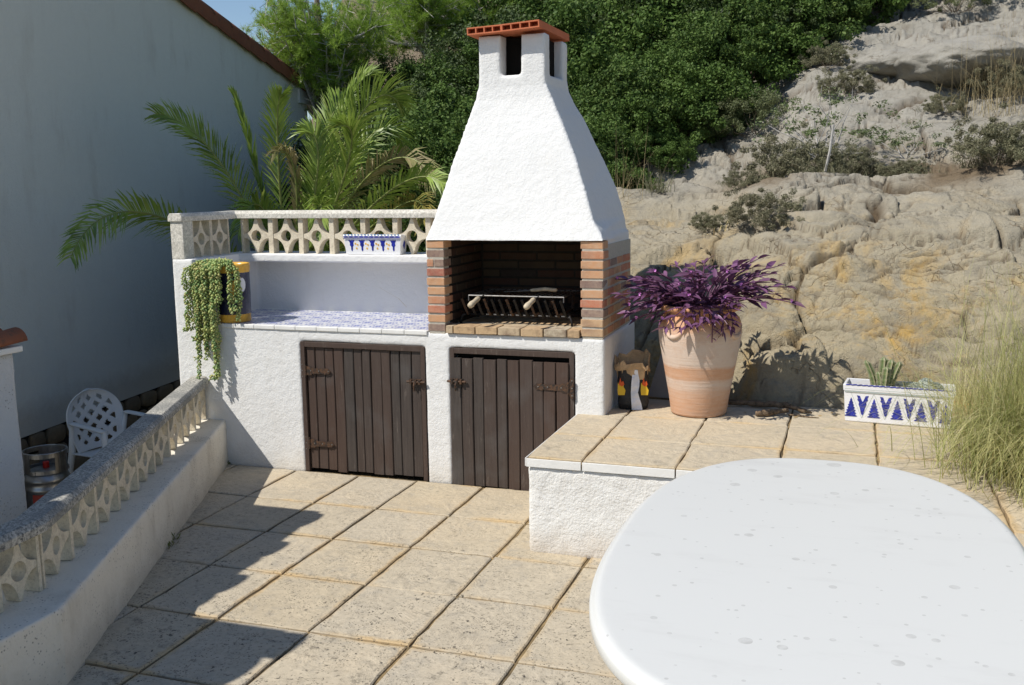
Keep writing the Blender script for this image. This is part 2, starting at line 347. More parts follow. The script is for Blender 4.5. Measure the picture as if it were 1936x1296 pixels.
M['blue_paint'] = simple('blue_glaze', (.018, .03, .30), .25, .5, 0, 50, None, .5)
M['blue_light'] = simple('light_blue_glaze', (.08, .30, .62), .3, .5)
M['yellow_paint'] = simple('yellow_glaze', (.75, .42, .06), .3, .5, 0, 20)
M['green_paint'] = simple('green_line', (.35, .42, .38), .3, .5)
M['navy'] = simple('navy_glaze', (.012, .014, .04), .2, .6)
n = N('terracotta_vase'); zz = n.sep(n.pos)[2]
g = n.noise(26, 4, .6, stretch=(.35, .35, 2.4)); w1 = n.math('ADD', n.math('MULTIPLY', n.math('SUBTRACT', n.noise(4, 4), .5), .07), zz)
zf = n.math('DIVIDE', n.math('SUBTRACT', w1, .465), .6)
k = n.ramp(zf, [(0, .45), (.06, .35), (.12, .3), (.23, .5), (.30, .9), (.345, .8), (.37, .3), (.46, .3), (.49, .95), (.62, 1), (.74, .9), (.80, .5), (.86, .15), (1, .05)])
k = n.math('ADD', k, n.math('MULTIPLY', n.math('SUBTRACT', g, .5), .7), clamp=True)
c = n.mix(k, (.56, .28, .14), (.62, .50, .41)); c = n.mix(n.ramp(n.noise(14, 5, .7), [(.5, 0), (.8, .35)]), c, (.45, .22, .11))
b = n.bump(n.noise(18, 3, .5, stretch=(.1, .1, 6)), .35, .006); b = n.bump(n.noise(110, 4), .25, .003, b)
M['vase'] = n.fin(c, .85, b, .2)
# plastic table with rain spots
n = N('white_plastic')
def wob(sc, thr, seedv, lo=.0):
    vv = n.n('ShaderNodeVectorMath', operation='ADD'); vv.inputs[1].default_value = (seedv, seedv*.7, 0); n.l(n.pos, vv.inputs[0])
    x = n.n('ShaderNodeTexVoronoi'); x.inputs['Scale'].default_value = sc; n.l(vv.outputs[0], x.inputs['Vector'])
    rnd = n.sep(x.outputs['Color'])[0]; pick = n.math('GREATER_THAN', rnd, thr)
    size = n.math('MULTIPLY', n.sep(x.outputs['Color'])[1], .20)
    d = n.math('SUBTRACT', n.math('ADD', x.outputs['Distance'], n.math('MULTIPLY', n.noise(50, 3), .03)), size)
    ring = n.ramp(n.math('ADD', n.math('MULTIPLY', d, 8), .5), [(.46, .75), (.54, 1), (.6, 0)])
    return n.math('MULTIPLY', n.math('MULTIPLY', ring, pick), n.ramp(n.noise(60, 4), [(.3, .35), (.7, 1)]))
s_ = n.math('MAXIMUM', wob(7, .55, 0), n.math('MAXIMUM', wob(13, .45, 3.3), n.math('MAXIMUM', wob(30, .5, 7.7), wob(18, .45, 5.1))))
zt = n.math('GREATER_THAN', n.sep(n.geo.outputs['Normal'])[2], .9)
c = n.mix(n.math('MULTIPLY', n.math('MULTIPLY', s_, zt), .62), (.62, .62, .595), (.30, .29, .27))
c = n.mix(n.math('MULTIPLY', n.ramp(n.noise(3.5, 6, .7, stretch=(.6, 2, 1)), [(.52, 0), (.75, .35)]), zt), c, (.47, .46, .44))
M['plastic'] = n.fin(c, .36, n.bump(n.noise(35, 4), .05, .002), .4)
M['plastic_chair'] = simple('white_chair_plastic', (.72, .74, .75), .45, .4)
M['keg'] = simple('keg_steel', (.33, .33, .33), .33, .5, .9, 8, None, .3)
M['keg_red'] = simple('keg_red_print', (.28, .03, .02), .5, .4); M['keg_text'] = simple('keg_print', (.40, .32, .28), .5, .3)
M['red_cap'] = simple('red_plastic', (.6, .03, .02), .4, .4)
n = N('field_stone'); oi = n.n('ShaderNodeObjectInfo'); c = n.mix(oi.outputs['Random'], (.20, .15, .09), (.34, .25, .14)); c = n.mix(n.noise(12, 5, .7), c, (.14, .11, .08)); M['stone'] = n.fin(c, .9, n.bump(n.noise(22, 6, .7), .8, .02), .2)
M['path'] = simple('path_concrete', (.22, .20, .17), .9, .2, 0, 5, (30, .5, .01))
M['paper_black'] = simple('black_paper', (.02, .02, .022), .5, .4, 0, 20, (25, .6, .02))
M['paper_brown'] = simple('brown_paper', (.48, .33, .19), .85, .15, 0, 20, (40, .5, .01))
M['paper_white'] = simple('white_paper', (.75, .76, .80), .6, .3, 0, 20, (30, .6, .012), .1)
M['flame_r'] = simple('flame_red', (.65, .10, .02), .5, .3); M['flame_y'] = simple('flame_yellow', (.70, .45, .03), .5, .3)
M['board'] = simple('grey_board', (.36, .35, .34), .8, .2, 0, 6, (40, .3, .004), .1)
M['stick'] = simple('bark_stick', (.20, .14, .09), .9, .1, 0, 40, (60, .9, .01), .5)
n = N('cactus_skin'); at3 = n.n('ShaderNodeAttribute', attribute_name='rib'); c = n.mix(n.noise(20, 4), (.07, .12, .035), (.12, .18, .055)); c = n.mix(at3.outputs['Fac'], c, (.42, .36, .25)); M['cactus'] = n.fin(c, .5, None, .4)
M['cushion'] = leaf('cushion_spines', [(.32, .36, .30), (.42, .45, .40), (.26, .31, .24)], .1, .8, .2, 9)
M['soil'] = simple('soil', (.10, .07, .045), .95, .1, 0, 30, (60, .8, .01), .5)
M['pipe_white'] = simple('white_box', (.62, .64, .66), .6, .3)

# ------------------------------------------------------------------ numpy noise
def _h(ix, iy, s):
    n_ = (ix.astype(np.int64)*374761393+iy.astype(np.int64)*668265263+s*982451653) & 0x7fffffff
    n_ = ((n_ ^ (n_ >> 13))*1274126177) & 0x7fffffff
    return ((n_ ^ (n_ >> 16)) & 0xffffff)/float(0xffffff)
def vn(x, y, s=0):
    ix, iy = np.floor(x), np.floor(y); fx, fy = x-ix, y-iy; fx = fx*fx*(3-2*fx); fy = fy*fy*(3-2*fy)
    a, b, c_, d = _h(ix, iy, s), _h(ix+1, iy, s), _h(ix, iy+1, s), _h(ix+1, iy+1, s)
    return (a*(1-fx)+b*fx)*(1-fy)+(c_*(1-fx)+d*fx)*fy
def fbm(x, y, s=0, o=5, g=.5):
    t = np.zeros_like(x, dtype=float); a = 1; tot = 0; f = 1.
    for i in range(o): t += a*vn(x*f+i*17.3, y*f-i*9.1, s+i); tot += a; a *= g; f *= 2.03
    return t/tot-.5
def worley(x, y, s=0):
    ix, iy = np.floor(x), np.floor(y); F1 = np.full(x.shape, 9.); F2 = F1.copy(); ID = np.zeros(x.shape)
    for dx in (-1, 0, 1):
        for dy in (-1, 0, 1):
            cx, cy = ix+dx, iy+dy; px = cx+_h(cx, cy, s+11); py = cy+_h(cx, cy, s+23); d = np.hypot(px-x, py-y); i_ = _h(cx, cy, s+37)
            m = d < F1; F2 = np.where(m, F1, np.minimum(F2, d)); ID = np.where(m, i_, ID); F1 = np.where(m, d, F1)
    return F1, F2, ID
def facets(x, y, s=0):
    """per-cell tilted planes: offset of each point from its cell centre times a random slope"""
    ix, iy = np.floor(x), np.floor(y); F1 = np.full(x.shape, 9.); T = np.zeros(x.shape)
    for dx in (-1, 0, 1):
        for dy in (-1, 0, 1):
            cx, cy = ix+dx, iy+dy; px = cx+_h(cx, cy, s+11); py = cy+_h(cx, cy, s+23); d = np.hypot(px-x, py-y)
            t = (x-px)*(_h(cx, cy, s+51)-.5)+(y-py)*(_h(cx, cy, s+67)-.5)+(_h(cx, cy, s+83)-.5)*.5
            m = d < F1; T = np.where(m, t, T); F1 = np.where(m, d, F1)
    return T
def ss(x, a, b):
    t = np.clip((x-a)/(b-a), 0, 1); return t*t*(3-2*t)

# ------------------------------------------------------------------ rocky hillside (heightfield)
def base_h(x, y):
    x = np.asarray(x, float); y = np.asarray(y, float)
    y0 = 5.78+.10*fbm(x*.9, x*0, 3, 3)*2-.25*ss(x, 1.0, 2.6)+.34*ss(-x, .35, 1.0)
    t = y-y0
    yy = [-.4, 0, .10, .30, .55, .95, 1.6, 2.3, 2.75, 3.3, 4.6, 6.5, 9, 14, 24, 60]
    zr = [.30, .40, .70, .98, 1.18, 1.38, 1.60, 1.78, 1.76, 1.96, 2.55, 3.45, 4.7, 7.4, 13.0, 27]
    R_ = np.interp(t, yy, zr)
    R_ += .10*ss(x, .2, 3.)*ss(t, .8, 3)*1.5-.12*ss(-x, .2, 1.2)*ss(t, .5, 2.)
    tl = y-6.2
    L_ = np.interp(tl, [-1, 0, 1, 3, 6, 10, 20, 60], [.45, .5, .75, 1.25, 2.3, 4.2, 9.0, 26])
    L_ = L_*ss(x/np.maximum(y, 1), -.64, -.44)+(-.7+.02*np.maximum(tl, 0))*(1-ss(x/np.maximum(y, 1), -.64, -.44))
    k = ss(x, -2.9, -2.1)
    return R_*k+L_*(1-k), k, t
def terr(x, y, full=True):
    h, k, t = base_h(x, y)
    rk = k*ss(t, -.05, .12)+(1-k)*.3
    wx = x+.45*fbm(x*1.3, y*1.3, 5, 4)*2; wy = y+.35*fbm(x*1.3+9, y*1.3, 6, 4)*2
    s_ = y+1.35*h                                   # along-surface coordinate
    ws = s_+.45*fbm(x*1.1+3, s_*1.1, 8, 4)*2
    F1, F2, ID = worley(wx*.85+ws*.25, ws*1.25-wx*.22, 1); e = F2-F1
    pil = (1-np.clip(F1, 0, 1)**2)*.10+ID*.09
    ck = (1-ss(e, 0, .038))*ss(fbm(x*.8+5, s_*.8, 21, 3), -.20, .05)
    G1, G2, GD = worley(wx*2.6+ws*.9+7, ws*3.0-wx*.6, 2); e2 = G2-G1
    zone = ss(fbm(x*.7+31, s_*.7, 12, 3), -.02, .12)
    ck2 = (1-ss(e2, 0, .045))*zone
    K1, K2, KD = worley(wx*5.5+3, ws*7, 3); ck3 = (1-ss(K2-K1, 0, .09))*ss(fbm(x*1.5+11, s_*1.5, 61, 3), -.04, .08)
    jx = .05*fbm(x*9, s_*9, 71, 4); jy = .05*fbm(x*9+40, s_*9, 72, 4)
    fac = .13*facets(wx*.85+ws*.25, ws*1.25-wx*.22, 1)+.085*facets(wx*1.7-ws*.5+jx*6, ws*2.3+wx*.5+jy*6, 91)+.035*facets(wx*4.2+jx*10, ws*6+jy*10, 95)*ss(fbm(x*.9+77, s_*.9, 97, 3), -.12, .1)
    d = fac+pil*.55+.06*(GD-.5)*zone-.085*ck-.035*ck2-.014*ck3+.13*fbm(x*1.5, s_*1.5, 9, 8, .58)+.03*np.abs(fbm(x*5, s_*5, 14, 5, .6))
    # thin ledges
    led = np.abs(((s_*2.2+.8*fbm(x*1.2, s_*1.5, 40, 4)*2) % 1)-.5); d += .05*ss(led, .02, .2)*ss(fbm(x*.6, s_*.6, 44, 3), -.1, .15)
    far = 1+ss(t, 4, 12)*1.2
    return h+d*rk*far-.12*rk, np.clip(ck+.8*ck2+.5*ck3, 0, 1)*rk, ss(t, 1.9, 2.3)*(1-ss(t, 2.9, 3.5))*ss(fbm(x*1.2, y*1.2, 55, 3), -.12, .12)*ss(x, -1.4, -.6)+(1-k)*.9
def tz(x, y): return float(terr(np.array([float(x)]), np.array([float(y)]))[0][0])
def grid(xs, ys):
    X_, Y_ = np.meshgrid(xs, ys); Z_, ck, so_ = terr(X_, Y_); V = np.stack([X_, Y_, Z_], -1).reshape(-1, 3)
    nx, ny = len(xs), len(ys); I = np.arange(nx*ny).reshape(ny, nx)
    Q = np.stack([I[:-1, :-1], I[:-1, 1:], I[1:, 1:], I[1:, :-1]], -1).reshape(-1, 4); return V, Q, ck.ravel(), so_.ravel()
xs = np.concatenate([np.linspace(-30, -6, 30)[:-1], np.linspace(-6, -1.5, 120)[:-1], np.linspace(-1.5, 3.4, 400)[:-1], np.linspace(3.4, 8, 70)[:-1], np.linspace(8, 40, 40)])
ys = np.concatenate([np.linspace(5.45, 5.7, 8)[:-1], np.linspace(5.7, 6.5, 110)[:-1], np.linspace(6.5, 8.5, 140)[:-1], np.linspace(8.5, 13, 130)[:-1], np.linspace(13, 25, 70)[:-1], np.linspace(25, 70, 40)])
V, Q, ck, so_ = grid(xs, ys)
# leave out what lies under the barbecue and inside the house plot
c_ = V[Q].mean(1); keep = ~((c_[:, 1] < 6.12) & (c_[:, 0] < -1.30)) & ~((c_[:, 1] < 12.2) & (c_[:, 0] < -5.2))
me = np_mesh(V, Q[keep], M['rock'], True)
for nm, arr in (('crack', ck), ('soil', so_)):
    a = me.attributes.new(nm, 'FLOAT', 'POINT'); a.data.foreach_set('value', arr.astype(np.float32))
rock = link('rocky_hillside', me); tag(rock, 'pale cracked limestone hillside rising behind the terrace', kind='structure')

# ------------------------------------------------------------------ patio floor
IN = Vector((.3961, -.9182, 0))           # direction of the low wall (towards the camera), inner foot line through (-3.70,5.24)
OUT = Vector((-.9182, -.3961, 0))         # outwards, away from the patio
A0 = Vector((-3.70, 5.24, 0)); A1 = Vector((-2.565, 2.61, 0)); A2 = Vector((-2.53, -1.5, 0))
def clip(poly, p, nrm):
    out = []
    for i in range(len(poly)):
        a, b = poly[i], poly[(i+1) % len(poly)]; da = (a[0]-p[0])*nrm[0]+(a[1]-p[1])*nrm[1]; db = (b[0]-p[0])*nrm[0]+(b[1]-p[1])*nrm[1]
        if da >= 0: out.append(a)
        if da*db < 0: t = da/(da-db); out.append((a[0]+(b[0]-a[0])*t, a[1]+(b[1]-a[1])*t))
    return out
def inward(off):  # (point, normal) pairs keeping the patio side, moved outwards by off
    return [((A0+OUT*off)[:2], (-OUT)[:2]), ((A1.x-off, 0), (1, 0))]
def slab(poly, z0, z1, name, mat, parent, inset=.006, tilt=0, cham=.004):
    cx = sum(p[0] for p in poly)/len(poly); cy = sum(p[1] for p in poly)/len(poly)
    def ins(k): 
        out = []
        for x, y in poly:
            dx, dy = x-cx, y-cy; L = math.hypot(dx, dy); out.append((dx-math.copysign(min(k, abs(dx)), dx), dy-math.copysign(min(k, abs(dy)), dy)))
        return out
    # jittered, subdivided rim
    def rim(k, z):
        P = ins(k); out = []
        for i in range(len(P)):
            a, b = P[i], P[(i+1) % len(P)]
            for s in range(6):
                t = s/6; out.append((a[0]+(b[0]-a[0])*t, a[1]+(b[1]-a[1])*t, z))
        return out
    jit = [(random.gauss(0, .0022), random.gauss(0, .0022)) for _ in range(len(poly)*6)]
    v = []; n_ = len(jit); tx, ty = random.gauss(0, tilt), random.gauss(0, tilt)
    for k, z in ((inset, z0), (inset, z1-cham), (inset+cham*1.3, z1)):
        v += [(x+j[0], y+j[1], z+(x*tx+y*ty if z > z0 else 0)) for (x, y, z), j in zip(rim(k, z), jit)]
    v.append((0, 0, z1))
    f = [(i, (i+1) % n_, n_+(i+1) % n_, n_+i) for i in range(n_)]+[(n_+i, n_+(i+1) % n_, 2*n_+(i+1) % n_, 2*n_+i) for i in range(n_)]+[(2*n_+i, 2*n_+(i+1) % n_, 3*n_) for i in range(n_)]
    return link(name, mesh(v, f, mat), parent, (cx, cy, 0))
gp = [(-2.75, -1.5), (4.5, -1.5), (4.5, 5.9), (-4.15, 5.9), (-3.98, 5.5), (-2.78, 2.6)]
flo = MB().prism(gp, -.65, -.010, 'z').build('patio_floor', M['grout']); tag(flo, 'patio floor of worn square paving slabs', kind='structure')
xj = [-4.05, -3.63, -3.20, -2.77, -2.385, -1.96, -1.53, -1.10, -.67, -.24, .19, .62, 1.05, 1.48, 1.91, 2.34]
yj = [5.235, 4.69, 4.205, 3.73, 3.24, 2.76, 2.28, 1.80, 1.32, .84]
for j in range(len(yj)-1):
    for i in range(len(xj)-1):
        dx = random.gauss(0, .004)
        P = [(xj[i], yj[j+1]), (xj[i+1], yj[j+1]), (xj[i+1], yj[j]), (xj[i], yj[j])]
        p, nn = inward(.06)[0 if yj[j+1] > 2.7 else 1]; P = clip(P, p, nn)
        if len(P) < 3: continue
        ar = abs(sum(P[a][0]*P[(a+1) % len(P)][1]-P[(a+1) % len(P)][0]*P[a][1] for a in range(len(P))))/2
        if ar < .012: continue
        if xj[i] > -1.3 and yj[j+1] > 4.35: continue
        slab(P, -.01, random.gauss(0, .0008), 'tile', M['floor_tile'], flo, inset=random.uniform(.005, .009), tilt=.002)

# ------------------------------------------------------------------ raised terrace
DZ = .465
body = MB().box(-1.400, 3.8, 4.322, 5.95, -.02, DZ-.040)
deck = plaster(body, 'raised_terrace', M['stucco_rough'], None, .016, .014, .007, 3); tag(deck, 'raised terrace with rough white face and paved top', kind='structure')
MB().box(.18, 3.8, 2.2, 4.345, .0, DZ-.05).build('terrace_arm', M['stucco_rough'], deck)
bed = MB().box(-1.36, 3.78, 4.36, 5.9, DZ-.06, DZ-.012).build('bedding', M['grout'], deck)
xd = [-1.405, -1.134, -.700, -.265, .162, .60, 1.04, 1.48, 1.92, 2.36, 2.8, 3.24, 3.7]; yd = [4.318, 4.775, 5.262, 5.75]
for j in range(3):
    for i in range(len(xd)-1):
        o = slab([(xd[i], yd[j]), (xd[i+1], yd[j]), (xd[i+1], yd[j+1]), (xd[i], yd[j+1])], DZ-.045 if j == 0 else DZ-.02, DZ+random.gauss(0, .0008), 'tile', M['deck_tile'], deck, inset=random.uniform(.003, .006), tilt=.002)
for j in range(4):
    for i in range(4, len(xd)-1): slab([(xd[i], 4.318-.48*(j+1)), (xd[i+1], 4.318-.48*(j+1)), (xd[i+1], 4.318-.48*j), (xd[i], 4.318-.48*j)], DZ-.05, DZ+random.gauss(0, .0008), 'tile', M['deck_tile'], deck, inset=.004, tilt=.002)
for i in range(4):
    MB().box(xd[i]+.003, xd[i+1]-.003, 4.312, 4.318, DZ-.047, DZ-.007).build('edge_tile', M['white_trim'], deck, bevel=.002)
for j in range(2):
    MB().box(-1.411, -1.405, yd[j]+.003, yd[j+1]-.003, DZ-.047, DZ-.007).build('edge_tile', M['white_trim'], deck, bevel=.002)

# ------------------------------------------------------------------ lower path, house
MB().box(-11, -2.75, -2, 5.2, -.9, -.62).box(-11, -4.05, 5.2, 12.5, -.9, -.62).build('lower_path', M['path'])['kind'] = 'structure'
bpy.data.objects['lower_path']['label'] = 'sunken concrete path between the low wall and the neighbouring house'
hd = Vector((-.138, .990, 0)).normalized(); hn = Vector((-hd.y, hd.x, 0)); H0 = Vector((-6.02, 5.93, 0))
def hp(s, o, z): p = H0+hd*s+hn*o; return (p.x, p.y, z)       # s along the gable, o into the house
def roofz(s): return 3.615-.190*(s-2.89)
house = empty('house', hp(0, 0, -.62), 'big pale rendered house with a sloping tiled verge, in shade at the left', 'house')
def hobj(mb, name, mat, **k): 
    o = mb.build(name, mat, None, **k); o.parent = house; o.matrix_parent_inverse = Matrix.Translation(house.location).inverted(); return o
sE = 6.02; sS = -2.2
mb = MB(); q = [(sS, -.15), (sE, -.15), (sE, roofz(sE)), (sS, roofz(sS))]
vs = [hp(s, 0, z) for s, z in q]+[hp(s, 5, z) for s, z in q]
mb.add(vs, [(0, 1, 2, 3), (7, 6, 5, 4), (0, 4, 5, 1), (1, 5, 6, 2), (2, 6, 7, 3), (3, 7, 4, 0)])
hw = hobj(mb, 'wall', M['house'])
mb = MB(); vs = [hp(s, o, z) for o in (.03, 4.9) for s, z in [(sS, -.66), (sE, -.66), (sE, -.15), (sS, -.15)]]
mb.add(vs, [(0, 1, 2, 3), (7, 6, 5, 4), (0, 4, 5, 1), (1, 5, 6, 2), (2, 6, 7, 3), (3, 7, 4, 0)]); plinth = hobj(mb, 'plinth', M['mortar_dark'])
# rubble stones of the plinth
for r in range(3):
    s = 0 if r % 2 else -.1; s -= 1.6
    while s < sE-.2:
        L = random.uniform(.16, .34); hh = .165; z0 = -.63+r*.16
        bmv = bmesh.new(); bmesh.ops.create_icosphere(bmv, subdivisions=2, radius=1)
        for v in bmv.verts:
            v.co = Vector((math.copysign(abs(v.co.x)**.55, v.co.x)*L/2*.94, math.copysign(abs(v.co.y)**.6, v.co.y)*.035, math.copysign(abs(v.co.z)**.55, v.co.z)*hh/2*.92)) * random.uniform(.95, 1.04)
        me = bpy.data.meshes.new('stone'); bmv.to_mesh(me); bmv.free(); me.materials.append(M['stone']); me.shade_smooth()
        o = link('stone', me, plinth); o.parent = plinth; p = hp(s+L/2, .02, z0+hh/2); o.matrix_world = Matrix.Translation(p) @ Matrix.Rotation(math.atan2(hd.y, hd.x), 4, 'Z')
        o.matrix_parent_inverse = plinth.matrix_world.inverted() if False else Matrix.Translation(house.location).inverted()
        o.location = p; o.rotation_euler = (random.gauss(0, .03), random.gauss(0, .05), math.atan2(hd.y, hd.x)); s += L+.01
for o in plinth.children: o.matrix_parent_inverse = Matrix.Identity(4)
# (plinth carries a parent inverse that cancels the house offset, so its own space is world space)
sl = math.atan2(-.190, 1)
mb = MB(); vs = [hp(s, o, roofz(s)+dz) for dz in (.005, .05) for s, o in [(sS-.2, -.04), (sE+.38, -.04), (sE+.38, 5.2), (sS-.2, 5.2)]]
mb.add(vs, [(0, 1, 2, 3), (7, 6, 5, 4), (0, 4, 5, 1), (1, 5, 6, 2), (2, 6, 7, 3), (3, 7, 4, 0)]); roof = hobj(mb, 'roof', M['roof_tile'])
def barrel(L, r0, r1, th=.014, n=10):
    """half-round clay tile along +x, open below"""
    vs = []; 
    for x, r in ((0, r0), (L, r1)):
        for rr in (r, r-th):
            for k in range(n+1): a = math.pi*k/n; vs.append((x, rr*math.cos(a), rr*math.sin(a)))
    m = n+1; fs = []
    for k in range(n):
        fs += [(k, k+1, 2*m+k+1, 2*m+k), (m+k+1, m+k, 3*m+k, 3*m+k+1), (k+1, k, m+k, m+k+1), (2*m+k, 2*m+k+1, 3*m+k+1, 3*m+k)]
    fs += [(0, 2*m, 3*m, m), (m-1, 2*m-1, 4*m-1, 3*m-1)]
    me = mesh(vs, fs, M['roof_tile'], True); return me
bt = barrel(.46, .078, .092)
for row, off in ((0, .035), (1, .24), (2, .45), (3, .66)):
    s = sS
    while s < sE+.3:
        o = link('roof_tile', bt, roof); p = Vector(hp(s, off, roofz(s)+.055+(.012)))
        o.rotation_euler = Euler((0, -math.atan2(-.19, 1)+.035, math.atan2(hd.y, hd.x))); o.location = p; s += .40
# verge: a run of clay edge tiles hanging over the gable
s = sS
vm = MB().box(0, .43, -.012, .012, -.075, .06).v
while s < sE+.3:
    mb = MB(); mb.box(-.0, .415, -.055, -.035, -.085+random.uniform(-.004, .004), .05)
    o = mb.build('verge_tile', M['roof_tile'], roof, bevel=.006); p = Vector(hp(s, 0, roofz(s)+.035)); o.location = p
    o.rotation_euler = Euler((0, -math.atan2(-.19, 1)+.045, math.atan2(hd.y, hd.x)-math.pi*0))
    s += .405
# white box under the eave
mb = MB(); vs = [hp(s, o, z) for o in (-.03, .5) for s, z in [(5.72, roofz(5.72)-.25), (6.42, roofz(6.42)-.12), (6.42, roofz(6.42)-.012), (5.72, roofz(5.72)-.012)]]
mb.add(vs, [(0, 1, 2, 3), (7, 6, 5, 4), (0, 4, 5, 1), (1, 5, 6, 2), (2, 6, 7, 3), (3, 7, 4, 0)]); hobj(mb, 'eave_box', M['pipe_white'])

# left pillar with clay coping
pil = empty('garden_pillar', (-3.93, 3.5, -.62), 'speckled grey-white wall end topped by a curved clay tile at the left edge', 'wall')
mb = MB().box(-.7, .235, -.10, .12, 0, 1.60); plaster(mb, 'wall', M['pillar'], pil, .02, .01, .006, 3)
mb = MB().box(-.72, .265, -.14, .14, 1.605, 1.635); mb.build('coping_bed', M['white_trim'], pil, bevel=.006)
ct = barrel(.34, .052, .062, .011)
for k in range(4):
    dup_obj(link('roof_tile', ct, pil), None, (.13-.21*k, -.2, 1.425), (0, -.10, math.pi/2)) if False else None
    o = link('roof_tile', ct, pil, (.215-.125*k, -.18, 1.635)); o.rotation_euler = (0, -.06, math.pi/2)
# lean-to tiled roof at the left (outside the picture, throws the scalloped shade)
lean = empty('lean_to_roof', (-4.3, 2.5, 2.0), 'clay tiled lean-to roof on the side of the neighbouring house', 'roof')
def leanslab(x0, x1, y0, y1, z, name):
    MB().box(x0, x1, y0, y1, z-.05, z).build(name, M['white_trim'], lean).matrix_parent_inverse = Matrix.Translation(lean.location).inverted()
MB().prism([(-6, .3), (-3.64, .3), (-3.67, 2.1), (-3.79, 3.44), (-6, 3.44)], 1.95, 2.0, 'z').build('roof_board', M['white_trim'], lean).matrix_parent_inverse = Matrix.Translation(lean.location).inverted(); leanslab(-3.65, -3.19, .3, 2.10, 2.0, 'lower_roof_board')
for k in range(6):
    y = 3.30-.215*k
    if y < 2.2: break
    o = link('roof_tile', bt, lean); o.parent = lean; o.location = Vector((-4.17, y, 2.0))-lean.location; o.scale = (.87-.10*(k % 2)+.055*k, 1.15, .6)
for k in range(5):
    y = 1.98-.22*k; o = link('roof_tile', bt, lean); o.location = Vector((-3.54-.02*k, y, 2.0))-lean.location; o.scale = (.95-.1*(k % 2), 1.2, .6)
for p in ((-3.95, .6), (-3.95, 1.9)):
    MB().box(p[0]-.06, p[0]+.06, p[1]-.06, p[1]+.06, -.62, 1.95).build('post', M['white_trim'], lean).matrix_parent_inverse = Matrix.Translation(lean.location).inverted()

# ------------------------------------------------------------------ pierced blocks
def star_block(s, t, name='block', bar=.14, sz=None, hole=None):
    """cast block: four-pointed concave star with a round hole, bars at the sides; centred, facing -y"""
    sz = sz or s; h = s/2; H = sz/2; n = 64; r0 = hole or .165*s; rho = .88; wx = 1-bar
    vs = []; 
    def Rf(a):
        c, si = abs(math.cos(a)), abs(math.sin(a)); x1, y1 = wx, 1.0
        R = min(x1/max(c, 1e-6), y1/max(si, 1e-6))
        # ellipse hole centred on the corner (x1,y1) with radii (rho*x1, rho*y1)
        A = (c/x1)**2+(si/y1)**2; B = -2*(c/x1+si/y1); C_ = 2-rho*rho; D = B*B-4*A*C_
        if D > 0: R = min(R, (-B-math.sqrt(D))/(2*A))
        return R
    fr = [(k+.5)*2*math.pi/n for k in range(n)]
    for y in (-t/2, t/2):
        for a in fr: vs.append((r0*math.cos(a), y, r0*math.sin(a)))
        for a in fr: R = Rf(a); vs.append((R*math.cos(a)*h, y, R*math.sin(a)*H))
    fs = []
    for k in range(n):
        q = (k+1) % n
        fs += [(k, q, n+q, n+k), (2*n+q, 2*n+k, 3*n+k, 3*n+q), (k, 2*n+k, 2*n+q, q), (n+q, 3*n+q, 3*n+k, n+k)]
    mb = MB().add(vs, fs); b = bar*h
    mb.box(-h, -h+b, -t/2-.004, t/2+.004, -H, H).box(h-b, h, -t/2-.004, t/2+.004, -H, H)
    me = mesh(mb.v, mb.f, M['block'], False, name); mb.fix(me); return me
def cap_poly(w, h): return [(-w/2, 0), (w/2, 0), (w/2, h*.6), (w*.36, h), (-w*.36, h), (-w/2, h*.6)]
def cap_run(path, w, h, z, name, mat, parent, cuts=None):
    """bevelled coping swept along a polyline, as one piece per segment"""
    P = cap_poly(w, h); vs = []
    for i, p in enumerate(path):
        p = Vector(p); a = (p-Vector(path[i-1])).normalized() if i else None; b = (Vector(path[i+1])-p).normalized() if i < len(path)-1 else None
        d = (a+b).normalized() if a and b else (a or b); k = 1/max(.4, d.dot(b or a)); n2 = Vector((d.y, -d.x, 0))*k
        vs += [(p.x+n2.x*u, p.y+n2.y*u, z+v) for u, v in P]
    m = len(P); fs = [(i*m+k, i*m+(k+1) % m, (i+1)*m+(k+1) % m, (i+1)*m+k) for i in range(len(path)-1) for k in range(m)]+[tuple(range(m)), tuple((len(path)-1)*m+k for k in range(m))]
    o = MB().add(vs, fs).build(name, mat, parent, bevel=.004); return o

# ------------------------------------------------------------------ low garden wall with pierced balustrade (left)
lw = empty('garden_wall', (0, 0, 0), 'low weathered white wall with pierced concrete balustrade and grey coping, left of the patio', 'wall')
def off(p, o): return (p+OUT*o)
B1 = A1.copy()
def off1(o): # bend point offset
    return Vector((A1.x-o*.98, A1.y-o*.18, 0))
wz = .285; T = .34
poly = [tuple(A0[:2]), tuple(A1[:2]), tuple(A2[:2]), (A2.x-T, A2.y), tuple(off1(T)[:2]), tuple(off(A0, T)[:2])]
poly = [(poly[0][0]+OUT.x*0-IN.x*.1, poly[0][1]-IN.y*.1)]+poly[1:5]+[(poly[5][0]-IN.x*.0, poly[5][1])]
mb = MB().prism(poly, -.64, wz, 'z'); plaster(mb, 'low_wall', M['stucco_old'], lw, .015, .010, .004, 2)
bh = .222
e0 = Vector((-3.87, 5.22, 0)); bend = Vector((-2.775, 2.71, 0)); nb = 9; seg = (bend-e0).length
blk = star_block(seg/nb, .06, sz=bh, hole=.036, bar=.10); blk2 = star_block(.205, .06, sz=bh, hole=.036)
for k in range(nb):
    c = e0+(bend-e0)*((k+.5)/nb); o = link('block', blk, lw, (c.x, c.y, wz+.004+bh/2)); o.rotation_euler.z = math.atan2(bend.y-e0.y, bend.x-e0.x)
d2 = Vector((.06, -1, 0)).normalized(); e2 = bend+d2*3.4
for k in range(16):
    c = bend+d2*(.205*(k+.5)); o = link('block', blk2, lw, (c.x, c.y, wz+.004+bh/2)); o.rotation_euler.z = math.atan2(d2.y, d2.x)
